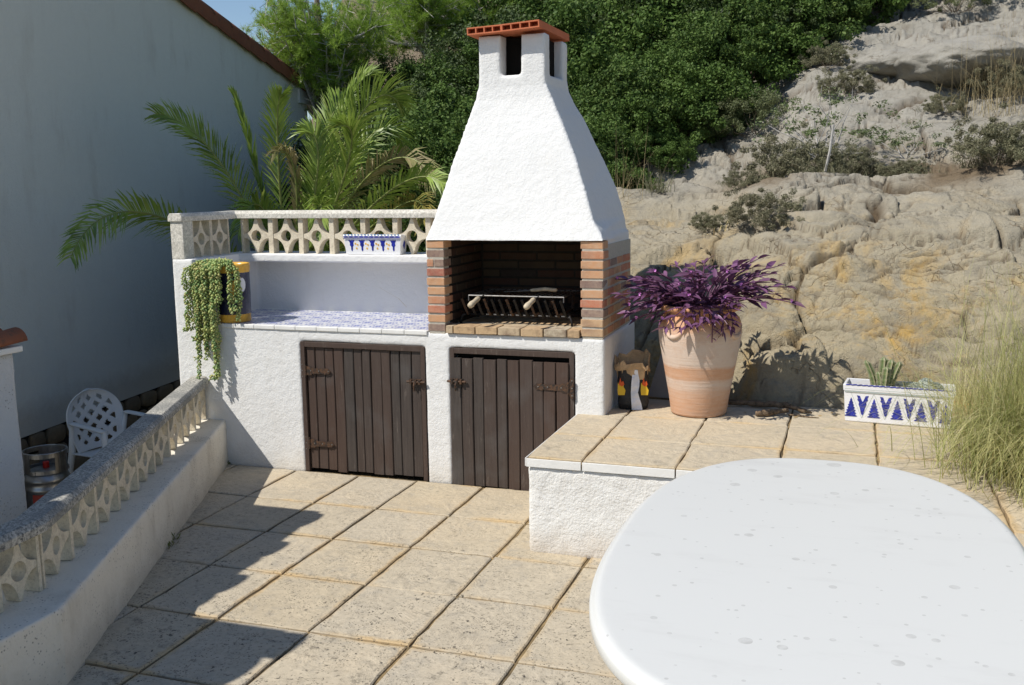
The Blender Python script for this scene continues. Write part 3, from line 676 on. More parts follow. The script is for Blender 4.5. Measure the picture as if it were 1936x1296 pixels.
cap_run([tuple(e0-(bend-e0).normalized()*.02), tuple(bend), tuple(e2)], .128, .050, wz+.004+bh, 'coping', M['cap'], lw)
# weeds at its foot
for px, py in ((340, 985), (330, 1020), (375, 945), (322, 1035), (430, 880), (415, 888)):
    p = at(px, py, 2, 0); mb = MB()
    for _ in range(26):
        a = random.uniform(0, 6.28); l = random.uniform(.01, .035); q = Vector((random.gauss(0, .012), random.gauss(0, .018), 0)); d = Vector((math.cos(a), math.sin(a), random.uniform(.3, 1.6)))*l; s_ = d.cross(Vector((0, 0, 1))).normalized()*.004
        mb.add([q, q+d*.5+s_, q+d, q+d*.5-s_], [(0, 1, 2, 3)])
    o = mb.build('weed', M['weed'], None, loc=p+Vector((-.01, 0, 0))); tag(o, 'tiny green weed growing in the joint at the foot of the low wall', 'weed', 'weeds at the foot of the low wall')

# ------------------------------------------------------------------ barbecue
bbq = empty('barbecue', (0, 0, 0), 'large white plastered masonry barbecue with flared chimney hood and two wooden doors', 'barbecue')
FY = 5.24
D1 = (-3.138, -2.315); D2 = (-2.160, -1.417); DT = .812
mb = MB().box(-4.03, D1[0], FY, 5.98, -.02, .892).box(D1[1], D2[0], FY, 5.98, -.02, .892).box(D2[1], -1.245, FY, 6.06, -.02, .892)
mb.box(-4.03, -1.245, FY, 5.98, DT, .892).box(-4.0, -1.3, 5.34, 6.05, -.02, .892)
mb.box(-4.03, -3.88, FY, 6.05, .8, 1.30).box(-4.0, -2.27, 5.95, 6.10, .8, 1.25)
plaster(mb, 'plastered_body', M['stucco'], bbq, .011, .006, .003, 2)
slabm = MB().box(-3.885, -2.285, 5.752, 6.08, 1.247, 1.300); plaster(slabm, 'shelf', M['stucco'], bbq, .011, .004, .002, 2)
# counter tiles
tl = mesh(*[(lambda m: (m.v, m.f))(MB().box(-.0715, .0715, -.0715, .0715, -.008, 0))][0], M['azulejo'])
x = -2.295-.0725
while x > -3.90:
    for k in range(5):
        if 5.262+.0725+k*.1445 > 5.97: continue
        o = link('counter_tile', tl, bbq, (x, 5.264+.0725+k*.1445, .904+random.uniform(-.0006, .0006)))
    MB().box(x-.071, x+.071, FY-.008, 5.2625, .878, .903).build('edge_tile', M['white_trim'], bbq, bevel=.003)
    x -= .1448
MB().box(-3.88, -2.3, 5.25, 5.95, .88, .8955).build('tile_bed', M['mortar'], bbq)
# doors
def plank_mesh(w_, z0, z1, seedv):
    rnd = random.Random(seedv); n_ = 5; vs = []; zs = [z0+(z1-z0)*k/n_ for k in range(n_+1)]
    bowl = rnd.uniform(-.003, .003)
    for z in zs:
        o_ = bowl*math.sin(math.pi*(z-z0)/(z1-z0)); e = rnd.uniform(-.0012, .0012)
        vs += [(-w_/2+o_, .018, z), (-w_/2+.0+o_+e, .004, z), (-w_/2+.004+o_+e, 0, z), (w_/2-.004+o_, 0, z), (w_/2+o_, .004, z), (w_/2+o_, .018, z)]
    fs = []
    for i in range(n_):
        for k in range(6): fs.append((i*6+k, i*6+(k+1) % 6, (i+1)*6+(k+1) % 6, (i+1)*6+k))
    fs += [tuple(range(6)), tuple(n_*6+k for k in range(6))]
    return vs, fs
def hinge(parent, x, z, sgn, y, L=.165):
    """strap hinge with pointed end"""
    P = [(0, .026), (.03, .026), (.04, .017), (L*.72, .014), (L*.76, .021), (L*.84, .014), (L*.90, .018), (L, 0), (L*.90, -.018), (L*.84, -.014), (L*.76, -.021), (L*.72, -.014), (.04, -.019), (.03, -.028), (0, -.026)]
    P = [(x+sgn*(a+.022), z+b) for a, b in P]; Q_ = [(-.020, .045), (-.008, .058), (.004, .045), (.010, .03), (.010, -.03), (.004, -.046), (-.008, -.062), (-.020, -.046), (-.016, 0)]
    Q_ = [(x+sgn*(a+.006), z+b) for a, b in Q_]
    if sgn < 0: P = P[::-1]; Q_ = Q_[::-1]
    mb = MB().prism(P, y-.006, y-.002).prism(Q_, y-.0065, y-.0025).tube([(x+sgn*.018, y-.006, z-.034), (x+sgn*.018, y-.006, z+.034)], .0065, 8)
    o = mb.build('hinge', M['rust'], parent)
    return o
def rivets(parent, pts, y):
    mb = MB()
    for x, z in pts: mb.tube([(x, y, z), (x, y-.004, z)], [.0042, .0028], 8)
    return mb.build('rivets', M['zinc'], parent)
def bolt(parent, x, z, y, sgn):
    mb = MB().box(x-.045, x+.035, y-.004, y, z-.016, z+.016).tube([(x-.055*sgn, y-.012, z), (x+.06*sgn, y-.012, z)], .007, 8)
    for a in (-.03, 0, .025): mb.box(x+a-.006, x+a+.006, y-.021, y, z-.013, z+.013)
    mb.tube([(x-.004, y-.015, z), (x-.006, y-.022, z-.02), (x-.008, y-.018, z-.055)], [.006, .006, .004], 6)
    return mb.build('bolt', M['rust'], parent)
def door(x0, x1, zt, n_, y, name, seedv, zb=.004, skew=0):
    d = link('door', None, bbq, (0, 0, 0)); d.empty_display_size = .1
    w_ = (x1-x0)/n_; rnd = random.Random(seedv); ws = [rnd.uniform(.85, 1.15) for _ in range(n_)]; k = (x1-x0)/sum(ws); x = x0
    for i in range(n_):
        ww = ws[i]*k; vs, fs = plank_mesh(ww-.004, zb+rnd.uniform(-.004, .012), zt+rnd.uniform(-.006, .003), seedv*50+i)
        me = mesh(vs, fs, M['plank'], False, 'plank'); MB().fix(me); o = link('plank', me, d, (x+ww/2, y+rnd.uniform(-.003, .004), 0)); x += ww
        o.rotation_euler.y = skew+rnd.gauss(0, .002)
    MB().box(x0, x1, y+.022, y+.03, .01, zt-.01).build('backing', M['black'], d)
    return d
d1 = door(D1[0]+.030, D1[1]-.030, .778, 12, FY+.008, 'door', 3, .010, .0)
d2 = door(D2[0]+.006, D2[1]-.030, .755, 10, FY-.012, 'door', 9, -.002, .0)
d1['label'] = 'weathered brown plank door with two strap hinges on its left edge'; d2['label'] = 'brown plank door hanging a little low, hinged at its right edge'
for (x0, x1) in (D1, D2):
    MB().box(x0+.001, x0+.028, FY-.004, FY+.03, 0, DT-.002).box(x1-.028, x1-.001, FY-.004, FY+.03, 0, DT-.002).box(x0+.028, x1-.028, FY-.003, FY+.03, DT-.034, DT-.002).build('door_frame', M['plank'], bbq, bevel=.002)
    MB().box(x0+.03, x1-.03, FY+.05, FY+.06, 0, DT-.03).build('recess', M['black'], bbq)
hinge(d1, D1[0]+.012, .632, 1, FY+.004); hinge(d1, D1[0]+.016, .178, 1, FY+.004); hinge(d2, D2[1]-.012, .612, -1, FY-.012, .20)
rivets(d1, [(D1[0]+x_, z_) for x_, z_ in ((.065, .632), (.12, .632), (.185, .632), (.008, .67), (.008, .632), (.008, .595), (.07, .178), (.125, .178), (.19, .178), (.012, .215), (.012, .178), (.012, .14))], FY-.001)
rivets(d2, [(D2[1]-x_, z_) for x_, z_ in ((.07, .612), (.15, .612), (.205, .612), (.008, .655), (.008, .612), (.008, .57))], FY-.018)
bolt(d1, D1[1]-.058, .600, FY-.004, 1); bolt(d2, D2[0]+.052, .618, FY-.014, -1)
# brick part
bk = MB().box(-.5, .5, -.5, .5, -.5, .5); bme = mesh(bk.v, bk.f, M['brick'], False, 'brick'); bk.fix(bme)
bmv = bmesh.new(); bmv.from_mesh(bme); bmesh.ops.bevel(bmv, geom=bmv.edges[:], offset=.035, segments=1, affect='EDGES'); 
bmv.to_mesh(bme); bmv.free()
bms = bme.copy(); bms.materials[0] = M['brick_soot_shade']; bmh = bme.copy(); bmh.materials[0] = M['hearth']
def brick(c, s, me=bme, rz=0, name='brick'):
    o = link(name, me, bbq, c); o.scale = s; o.rotation_euler = (random.gauss(0, .004), random.gauss(0, .006), rz+random.gauss(0, .006)); return o
Z0, PZ = .897, .0532
MB().box(-2.283, -2.186, FY+.004, 5.32, .885, 1.44).build('mortar', M['mortar'], bbq); mort = MB().box(-1.372, -1.256, FY+.004, 5.96, .885, 1.40).build('mortar', M['mortar'], bbq)
MB().box(-2.28, -2.187, 5.32, 5.95, .885, 1.44).box(-2.2, -1.373, 5.86, 5.96, .885, 1.5).box(-1.3745, -1.3725, 5.32, 5.86, .885, 1.44).build('dark_mortar', M['mortar_dark'], bbq)
for c in range(10):
    z = Z0+PZ*(c+.5); hz = .0405
    # front columns
    if c == 7:
        brick((-2.268, FY+.055, z), (.040, .11, hz)); brick((-2.213, FY+.055, z), (.060, .11, hz))
    else: brick((-2.234+random.gauss(0, .0015), FY+.055+random.gauss(0, .0015), z), (.110, .112, hz))
    brick((-1.3155+random.gauss(0, .002), FY+.055+random.gauss(0, .0015), z), (.127, .112, hz))
    # right flank
    y = FY+.115+(.06 if c % 2 else -.005) 
    first = True
    yend = 5.955
    if c < 8:
        if c % 2: brick((-1.3155, (FY+.115+y-.006)/2, z), (.124, y-.006-FY-.115, hz))
        while y < yend-.03:
            L = min(random.choice((.115, .15, .17, .19)), yend-y); brick((-1.3155+random.gauss(0, .0012), y+L/2, z), (.125, L-.012, hz)); y += L
    # inside left and back
    y = FY+.118+(0 if c % 2 else .07)
    if y > FY+.15: brick((-2.234, FY+.15, z), (.106, .06, hz), bms)
    while y < 5.84:
        L = min(.15, 5.85-y); brick((-2.232, y+L/2, z), (.106, max(.02, L-.012), hz), bms); y += L
    x = -2.18-(.12 if c % 2 else 0)
    while x < -1.38:
        L = .24; a, b = max(x, -2.178), min(x+L, -1.378)
        if b-a > .03: brick(((a+b)/2, 5.885, z), (b-a-.012, .06, hz), bms)
        x += L
MB().box(-2.176, -1.381, 5.30, 5.86, .885, .928).build('hearth', M['mortar_dark'], bbq)
x = -2.215
for L in (.085, .135, .135, .135, .135, .135, .120):
    a, b = max(x, -2.176), min(x+L, -1.382); brick(((a+b)/2, 5.288, .917+random.gauss(0, .001)), (b-a-.005, .125, .042), bmh, 0, 'hearth_brick'); x += L
for r in range(4):
    x = -2.176-(.06 if r % 2 else 0)
    while x < -1.39:
        a, b = max(x, -2.176), min(x+.22, -1.382)
        if b-a > .03: brick(((a+b)/2, 5.41+r*.115, .912), (b-a-.006, .108, .042), bmh, 0, 'hearth_brick')
        x += .22
# flared hood: closed shell lofted between corner profiles
prof = [  # z, xl_front, xr_front, y_front, xl_back, xr_back
 (1.425, -2.296, -1.247, 5.232, -2.30, -1.262), (1.47, -2.280, -1.268, 5.248, -2.285, -1.281), (1.53, -2.256, -1.312, 5.268, -2.27, -1.290), (1.70, -2.209, -1.374, 5.318, -2.225, -1.338),
 (1.87, -2.168, -1.437, 5.366, -2.18, -1.415), (2.03, -2.118, -1.513, 5.413, -2.125, -1.495), (2.12, -2.088, -1.556, 5.440, -2.09, -1.540), (2.215, -2.056, -1.602, 5.466, -2.056, -1.600), (2.28, -2.044, -1.632, 5.474, -2.044, -1.632), (2.345, -2.040, -1.640, 5.476, -2.040, -1.645)]
TH = .075; YB = 5.955
def ring(p, t): z, a, b, yf, c, d = p; return [(a+t, yf+t, z), (b-t, yf+t, z), (d-t, YB-t, z), (c+t, YB-t, z)]
vs = []; 
for p in prof: vs += ring(p, 0)
for p in prof: vs += ring(p, TH)
fs = []; n_ = len(prof)
for i in range(n_-1):
    for k in range(4):
        q = (k+1) % 4; fs.append((i*4+k, i*4+q, (i+1)*4+q, (i+1)*4+k)); o_ = n_*4; fs.append((o_+i*4+q, o_+i*4+k, o_+(i+1)*4+k, o_+(i+1)*4+q))
for i, fl in ((0, False), (n_-1, True)):
    for k in range(4):
        q = (k+1) % 4; fs.append((i*4+k, n_*4+i*4+k, n_*4+i*4+q, i*4+q) if not fl else (i*4+q, n_*4+i*4+q, n_*4+i*4+k, i*4+k))
mb = MB().add(vs, fs)
mb.box(-1.345, -1.262, 5.365, 5.955, 1.312, 1.45)                     # skirt over the flank
zt = 2.565
for (a, b, c, d) in ((-2.040, -1.905, 5.476, 5.59), (-1.785, -1.640, 5.476, 5.57), (-2.040, -1.90, 5.84, 5.955), (-1.78, -1.645, 5.86, 5.955)): mb.box(a, b, c, d, 2.30, zt)
hood = plaster(mb, 'hood', M['stucco'], bbq, .0115, .010, .003, 2)
MB().box(-2.22, -1.36, 5.37, 5.86, 1.50, 1.51).build('flue', M['black'], bbq) if False else None
MB().box(-2.0, -1.68, 5.53, 5.9, 2.28, 2.30).build('flue_dark_sheet', M['black'], bbq)  # added black sheet for the darkness down the flue
MB().box(-1.985, -1.70, 5.60, 5.88, 2.29, 2.562).build('flue_dark_core', M['black'], bbq)  # solid black core added so the chimney openings look dark inside
# cap of hollow bricks
def hollow(W, D, Hh, cells):
    mb = MB(); th = .007; mb.box(0, W, 0, D, 0, th).box(0, W, 0, D, Hh-th, Hh)
    for k in range(cells+1):
        x = (W-th)*k/cells; mb.box(x, x+th, .0005, D-.0005, th, Hh-th)
    mb.box(.001, W-.001, .06, D-.02, th, Hh-th); return mb
mb = hollow(.205, .60, .040, 4); o = mb.build('cap_brick', M['cap_brick'], bbq); o.location = (-2.083, 5.420, 2.567); o.rotation_euler = (.0, -.035, .012)
mb = hollow(.222, .60, .040, 4); o = mb.build('cap_brick', M['cap_brick'], bbq); o.location = (-1.874, 5.408, 2.572); o.rotation_euler = (.0, -.055, -.01)

# upper balustrade on the shelf
bal = empty('balustrade', (0, 0, 0), 'pierced pale concrete balustrade with star-shaped blocks on top of the barbecue shelf', 'balustrade')
ub = .224; ublk = star_block(ub, .060, bar=.15)
yB = 5.865; x = -3.905; 
for k in range(7):
    o = link('block', ublk, bal, (x+ub/2, yB, 1.300+.116)); o.scale = (1.024, 1, 1.035); x += ub*1.024
for k in range(2):
    o = link('block', ublk, bal, (-3.985, 5.455+.20*k, 1.300+.116)); o.rotation_euler.z = math.pi/2; o.scale = (.90, 1, 1.035)
MB().box(-4.03, -3.935, FY+.005, 5.345, 1.298, 1.535).build('end_post', M['cap_pale'], bal, bevel=.006)
cap_run([(-3.985, FY-.005, 0), (-3.985, yB, 0), (-2.262, yB, 0)], .105, .052, 1.533, 'coping', M['cap_pale'], bal)

# grill: basket of bent bars, legs, grid with two handles
gr = empty('grill', (0, 0, 0), 'black iron charcoal grill basket with grid and two wooden handles inside the fireplace', 'grill')
gx0, gx1 = -2.115, -1.50; gz = .99; gy0, gy1 = 5.40, 5.74
for i in range(14):
    x = gx0+.01+(gx1-gx0-.02)*i/13
    mb = MB(); pts = [(x-.018, gy0-.045, gz+.092), (x-.012, gy0-.035, gz+.07), (x, gy0-.012, gz+.012), (x+.002, gy0, gz), (x+.002, gy1-.03, gz), (x, gy1, gz+.09)]
    mb.tube(pts, .0095, 4); mb.build('basket_bar', M['iron'] if i % 3 else M['rust'], gr)
MB().tube([(gx0-.01, gy0+.03, gz-.008), (gx1+.01, gy0+.03, gz-.008)], .007, 6).build('cross_bar', M['iron'], gr)
MB().tube([(gx0-.01, gy1-.05, gz-.008), (gx1+.01, gy1-.05, gz-.008)], .007, 6).build('cross_bar', M['iron'], gr)
for x, sg in ((gx0, -1), (gx1, 1)):
    for y in (gy0+.0, gy1-.05):
        MB().tube([(x, y, gz-.004), (x+sg*.018, y-.003, gz-.008), (x+sg*.028, y-.006, gz-.03), (x+sg*.03, y-.008, .932)], .0075, 8).build('leg', M['iron'], gr, smooth=True)
tz_ = gz+.113; tx0, tx1 = -2.075, -1.505; ty0, ty1 = 5.345, 5.70
MB().tube([(tx0, ty0, tz_), (tx1, ty0, tz_), (tx1, ty1, tz_), (tx0, ty1, tz_), (tx0, ty0, tz_)], .0045, 6).build('grid_frame', M['steel_rod'], gr)
for i in range(17):
    x = tx0+(tx1-tx0)*(i+.5)/17; MB().tube([(x, ty0, tz_+.004), (x, ty1, tz_+.004)], .0027, 5).build('grid_bar', M['rust'] if 2 < i < 11 else M['steel_rod'], gr)
MB().tube([(tx1, ty0, tz_), (tx1, ty0-.002, tz_-.03)], .004, 6).tube([(tx0, ty0, tz_), (tx0, ty0-.002, tz_-.03)], .004, 6).build('grid_foot', M['steel_rod'], gr)
for x in (-1.985, -1.655):
    mb = MB().tube([(x+.005, ty0+.02, tz_+.004), (x, ty0-.05, tz_-.002), (x-.004, ty0-.075, tz_-.008)], .0035, 6); h_ = mb.build('handle_rod', M['steel_rod'], gr)
    pts = [(x-.004, ty0-.065, tz_-.006), (x-.006, ty0-.08, tz_-.010), (x-.010, ty0-.12, tz_-.022), (x-.014, ty0-.155, tz_-.032), (x-.016, ty0-.175, tz_-.038), (x-.017, ty0-.183, tz_-.040)]
    MB().tube(pts, [.012, .0145, .0135, .018, .016, .007], 12).build('handle', M['handle_wood'], gr, smooth=True)
sp = empty('spatula', (0, 0, 0), 'scraper with a pale wooden handle lying across the grill', 'spatula')
a = Vector((-1.90, 5.47, tz_+.012)); b = Vector((-1.60, 5.52, tz_+.022)); d = (b-a).normalized(); s_ = Vector((-d.y, d.x, 0))
MB().add([a-s_*.018, a+s_*.018, a+d*.09+s_*.012, a+d*.09-s_*.012]+[v+Vector((0, 0, .002)) for v in (a-s_*.018, a+s_*.018, a+d*.09+s_*.012, a+d*.09-s_*.012)], [(0, 1, 2, 3), (7, 6, 5, 4), (0, 4, 5, 1), (1, 5, 6, 2), (2, 6, 7, 3), (3, 7, 4, 0)]).tube([a+d*.08, a+d*.165+Vector((0, 0, .003))], .004, 6).build('blade', M['steel_rod'], sp)
MB().tube([a+d*.155+Vector((0, 0, .004)), a+d*.17+Vector((0, 0, .004)), a+d*.24+Vector((0, 0, .008)), b, b+d*.008], [.007, .0095, .0115, .011, .004], 10).build('handle', M['handle_wood'], sp, smooth=True)

# ------------------------------------------------------------------ ceramic troughs
def trough(root, L, W, Hh, flare=.008, rim=True):
    """hollow glazed box, front face at -y, base at z=0"""
    th = .012
    def rect(g, z): return [(-L/2-g, -W/2-g, z), (L/2+g, -W/2-g, z), (L/2+g, W/2+g, z), (-L/2-g, W/2+g, z)]
    lv = [rect(-.004, 0), rect(0, .006), rect(flare*.8, Hh*.82), rect(flare*.8+.003, Hh*.83), rect(flare+.003, Hh-.004), rect(flare, Hh), rect(flare-th, Hh), rect(flare-th, Hh*.72), ]
    vs = [v for r in lv for v in r]; fs = [(i*4+k, i*4+(k+1) % 4, (i+1)*4+(k+1) % 4, (i+1)*4+k) for i in range(len(lv)-1) for k in range(4)]+[(3, 2, 1, 0)]
    o = MB().add(vs, fs).build('body', M['white_glaze'], root, bevel=.003)
    MB().box(-L/2+.006, L/2-.006, -W/2+.006, W/2-.006, Hh*.6, Hh*.80).build('soil', M['soil'], root)
    return o
def scallops(root, L, W, z, n_, flare, mat, name='rim_mark', tilt=0):
    mb = MB()
    for k in range(n_):
        x = -L/2+L*(k+.5)/n_; r = L/n_*.52
        r *= .62 if name == 'rim_dot' else 1
        P = [(x+r*math.cos(a)+tilt*r*math.sin(a)*1.0, z+.004+r*.30*math.sin(a)) for a in [math.pi*2*q/10 for q in range(10)]]
        mb.prism(P, -W/2-flare-.0045, -W/2-flare-.003)
    return mb.build(name, mat, root)
# right trough with blue leaf triangles
tL, tW, tH = .515, .15, .205
t1 = empty('ceramic_trough', (.277, 5.495, DZ+.001), 'long white glazed trough with blue painted leaf triangles holding cacti on the terrace', 'planter', rz=-.10)
trough(t1, tL, tW, tH, .012)
scallops(t1, tL, tW, tH-.006, 19, .012, M['blue_paint'], tilt=.6)
mb = MB()
for z in (tH*.80, tH*.875): mb.box(-tL/2-.006, tL/2+.006, -tW/2-.0138, -tW/2-.010, z, z+.0016)
mb.build('rim_line', M['green_paint'], t1)
def leaf_motif(cx, up, w_, h_, zb):
    P = []; lob = 7
    side = []
    for k in range(lob*4+1):
        t = k/(lob*4); ww = w_/2*(1-t)**.85; ww *= 1+.20*math.sin(t*lob*2*math.pi); side.append((ww, t*h_))
    P = [(cx+a, zb+(b if up else h_-b)) for a, b in side]+[(cx-a, zb+(b if up else h_-b)) for a, b in side[::-1][1:]]
    return P
zb, hh = .030, .118
for k in range(9):
    cx = -tL/2+.028+k*.0572; up = k % 2 == 0
    w_ = .056 if up else .060
    P = leaf_motif(cx, up, w_, hh*.88, zb+(0.0 if up else hh*.14)); fl = -tW/2-.010
    if up: MB().prism(P, fl-.0015, fl).build('leaf_motif', M['blue_paint'], t1)
    else:
        for sg in (-1, 1):
            pts = [(cx, zb+hh*.08), (cx+sg*.007, zb+hh*.16), (cx+sg*.013, zb+hh*.42), (cx+sg*.020, zb+hh*.58), (cx+sg*.018, zb+hh*.68), (cx+sg*.027, zb+hh*.78), (cx+sg*.024, zb+hh*.86), (cx+sg*.030, zb+hh*.99), (cx+sg*.014, zb+hh*.97), (cx+sg*.009, zb+hh*.86), (cx+sg*.003, zb+hh*.74), (cx, zb+hh*.70)]
            MB().prism(pts if sg > 0 else pts[::-1], fl-.0015, fl).build('leaf_motif', M['blue_paint'], t1)
    a = Vector((cx+.0286, 0, zb+(hh*1.08 if up else -hh*.06))); 
    mb = MB(); x0, z0, x1, z1 = cx-.003, zb+(hh*1.1 if up else -.004), cx+.057-.003, zb+(-.004 if up else hh*1.1)
    if k < 8: mb.prism([(x0, z0), (x0+.0016, z0), (x1+.0016, z1), (x1, z1)], fl-.0012, fl-.0002).build('lattice_line', M['green_paint'], t1)
def lay_on(root, names, W, H, fl, lift):
    for o in root.children:
        if o.name.split('.')[0] not in names: continue
        ym = min(v.co.y for v in o.data.vertices)
        for v in o.data.vertices: v.co.y = -W/2-fl*.8*min(1, v.co.z/(H*.82))-(.0009+lift.get(o.name.split('.')[0], 0) if v.co.y < ym+.0004 else -.001)
lay_on(t1, ('leaf_motif', 'lattice_line'), tW, tH, .012, {'leaf_motif': .0004})
# cactus columns
def cactus_col(base, top, r, parent):
    r *= 1.22
    base, top = Vector(base), Vector(top); n_ = 10; seg = 12; vs = []; rib = []
    d = (top-base); 
    mid = base+d*.5+Vector((d.x*-.35, 0, -.0))
    ax_ = []
    for i in range(seg+1):
        t = i/seg; p = base*(1-t)**2+mid*2*t*(1-t)+top*t*t; rr = r*(1+.06*math.sin(i*2.4))*(1 if t < .85 else math.sqrt(max(0.02, 1-((t-.85)/.152)**2)))
        for k in range(n_):
            a = math.pi*2*k/n_; q = rr*(1.0 if k % 2 == 0 else .58); vs.append(p+Vector((q*math.cos(a), q*math.sin(a), 0))); rib.append(.75 if k % 2 == 0 else 0)
    fs = [(i*n_+k, i*n_+(k+1) % n_, (i+1)*n_+(k+1) % n_, (i+1)*n_+k) for i in range(seg) for k in range(n_)]+[tuple(seg*n_+k for k in range(n_))]
    me = mesh(vs, fs, M['cactus'], False, 'column'); a = me.attributes.new('rib', 'FLOAT', 'POINT'); a.data.foreach_set('value', rib); return link('column', me, parent)
ca = empty('column_cactus', (.19, 5.50, DZ+.16), 'green ribbed column cactus with several stems in the blue and white trough', 'cactus')
for b_, t_, r in (((-.03, 0, -.01), (-.085, .0, .165), .019), ((0, .01, -.01), (.005, .01, .185), .022), ((.02, 0, -.01), (.045, 0, .175), .021), ((.035, .005, -.01), (.085, .0, .165), .019), ((.01, -.02, -.01), (.02, -.03, .14), .02), ((-.005, -.02, -.01), (-.02, -.02, .11), .018), ((.03, .02, -.01), (.07, .03, .12), .018)): cactus_col(b_, t_, r, ca)
def cushion(root, r, h_, n_=2600, mat='cushion', centers=((0, 0, 1), (.5, .1, .75), (-.55, 0, .7))):
    V = []; Qs = []
    for k in range(n_):
        c = random.choice(centers); a = random.uniform(0, 6.28); u = random.uniform(0, 1); s2 = math.sqrt(1-u*u); nr = Vector((s2*math.cos(a), s2*math.sin(a), u)); p = Vector((c[0]*r+nr.x*r*.62, c[1]*r+nr.y*r*.62, nr.z*h_*c[2]))
        t = nr.orthogonal().normalized(); t = Matrix.Rotation(random.uniform(0, 6.28), 3, nr) @ t; b2 = nr.cross(t); s_ = .006
        i = len(V); V += [p+t*s_, p+b2*s_*.35, p-t*s_, p+nr*.006]; Qs.append((i, i+1, i+2, i+3))
    mb = MB()
    for c in centers: mb.lathe([(r*.60*math.cos(q*math.pi/14), h_*c[2]*.97*math.sin(q*math.pi/14)) for q in range(7)], 20, (c[0]*r, c[1]*r, 0))
    mb.build('mound', M[mat], root, smooth=True); return link('spines', np_mesh(np.array(V), np.array(Qs), M[mat]), root)
cu = empty('cushion_cactus', (.405, 5.485, DZ+.155), 'grey-white woolly cushion cactus at the right of the blue and white trough', 'cactus'); s_ = cushion(cu, .085, .088); s_['kind'] = 'stuff'
def tuft(name, loc, n_, h_, spread, mat, label, cat, wdt=.003, droop=.5, group=None, segs=5, lean=(0, 0), h0=.55):
    V = []; Qs = []
    for k in range(n_):
        a = random.uniform(0, 6.28); rr = abs(random.gauss(0, 1)); d = Vector((math.cos(a), math.sin(a), 0)); L = h_*random.uniform(h0, 1); q = Vector((random.gauss(0, .22)*spread, random.gauss(0, .22)*spread, 0))
        tilt = min(1.25, rr*spread/h_*1.3); side = Vector((-d.y, d.x, 0)); w_ = wdt*random.uniform(.6, 1.2); p = q.copy(); i0 = len(V)
        for s in range(segs+1):
            t = s/segs; ang = tilt*(.5+t*.6)+droop*t*t*tilt; ang = min(ang, 2.2)
            ww = w_*(1-t*.85); V += [p-side*ww, p+side*ww]
            p = p+(d*math.sin(ang)+Vector((lean[0]*t, lean[1]*t, 0))+Vector((0, 0, math.cos(ang))))*(L/segs)
        for s in range(segs): j = i0+s*2; Qs.append((j, j+1, j+3, j+2))
    o = link(name, np_mesh(np.array([tuple(v) for v in V]), np.array(Qs), M[mat]), None, loc); tag(o, label, cat, group); return o
tuft('grass_tuft', (.335, 5.50, DZ+.15), 70, .14, .10, 'sparse_leaf', 'small green grass tuft between the two cacti in the trough', 'grass', .0016)
tuft('grass_tuft', (.505, 5.50, DZ+.15), 60, .075, .08, 'sparse_leaf', 'short scrubby tuft at the right end of the cactus trough', 'grass', .0016)
# trough on the shelf
sL, sW, sH = .385, .115, .128
t2 = empty('ceramic_trough', (-2.905, 5.815, 1.301), 'small white glazed trough with blue swags and yellow flowers on the barbecue shelf', 'planter', rz=.0)
t2.location.y = 5.835-.02+.0; t2.location = (-2.90, 5.772+.055, 1.301)
# keep it in front of the balustrade
bal_shift = .055
for o in bal.children:
    pass
trough(t2, sL, sW*.72, sH, .012); sWW = sW*.72
scallops(t2, sL+.015, sWW, sH-.018, 11, .0135, M['blue_paint']); scallops(t2, sL+.015, sWW, sH-.004, 17, .0125, M['blue_light'], 'rim_dot')
MB().box(-sL/2-.008, sL/2+.008, -sWW/2-.0155, -sWW/2-.0135, sH*.785, sH*.80).build('rim_line', M['blue_paint'], t2)
fl = -sWW/2-.0085
for k in range(5):
    cx = -sL/2+.045+k*.074
    P = [(cx-.022, .090), (cx-.017, .084), (cx-.012, .074), (cx-.014, .060), (cx-.006, .050), (cx-.006, .030), (cx, .020), (cx+.006, .030), (cx+.007, .050), (cx+.014, .060), (cx+.012, .074), (cx+.017, .084), (cx+.022, .090), (cx+.020, .093), (cx-.020, .093)]
    MB().prism(P[::-1], fl-.0035, fl-.001).build('swag_motif', M['blue_paint'], t2)
    if k < 4:
        for dx, dz in ((.027, .070), (.042, .063), (.034, .040)):
            MB().prism([(cx+dx+.006*math.cos(a), dz+.007*math.sin(a)) for a in [q*math.pi/4 for q in range(8)]], fl-.003, fl-.001).build('flower_motif', M['yellow_paint'], t2)
lay_on(t2, ('swag_motif', 'flower_motif'), sWW, sH, .012, {'flower_motif': .0004})
MB().prism([(0, .035), (.008, .05), (.014, .07), (.004, .09), (-.006, .075), (-.012, .06)], sL/2+.008, sL/2+.0105, 'x').build('side_motif', M['blue_paint'], t2)
tuft('dry_grass_tuft', (-2.83, 5.83, 1.39), 60, .08, .12, 'straw', 'thin dead stems standing in the small shelf trough', 'plant', .0009, .3)

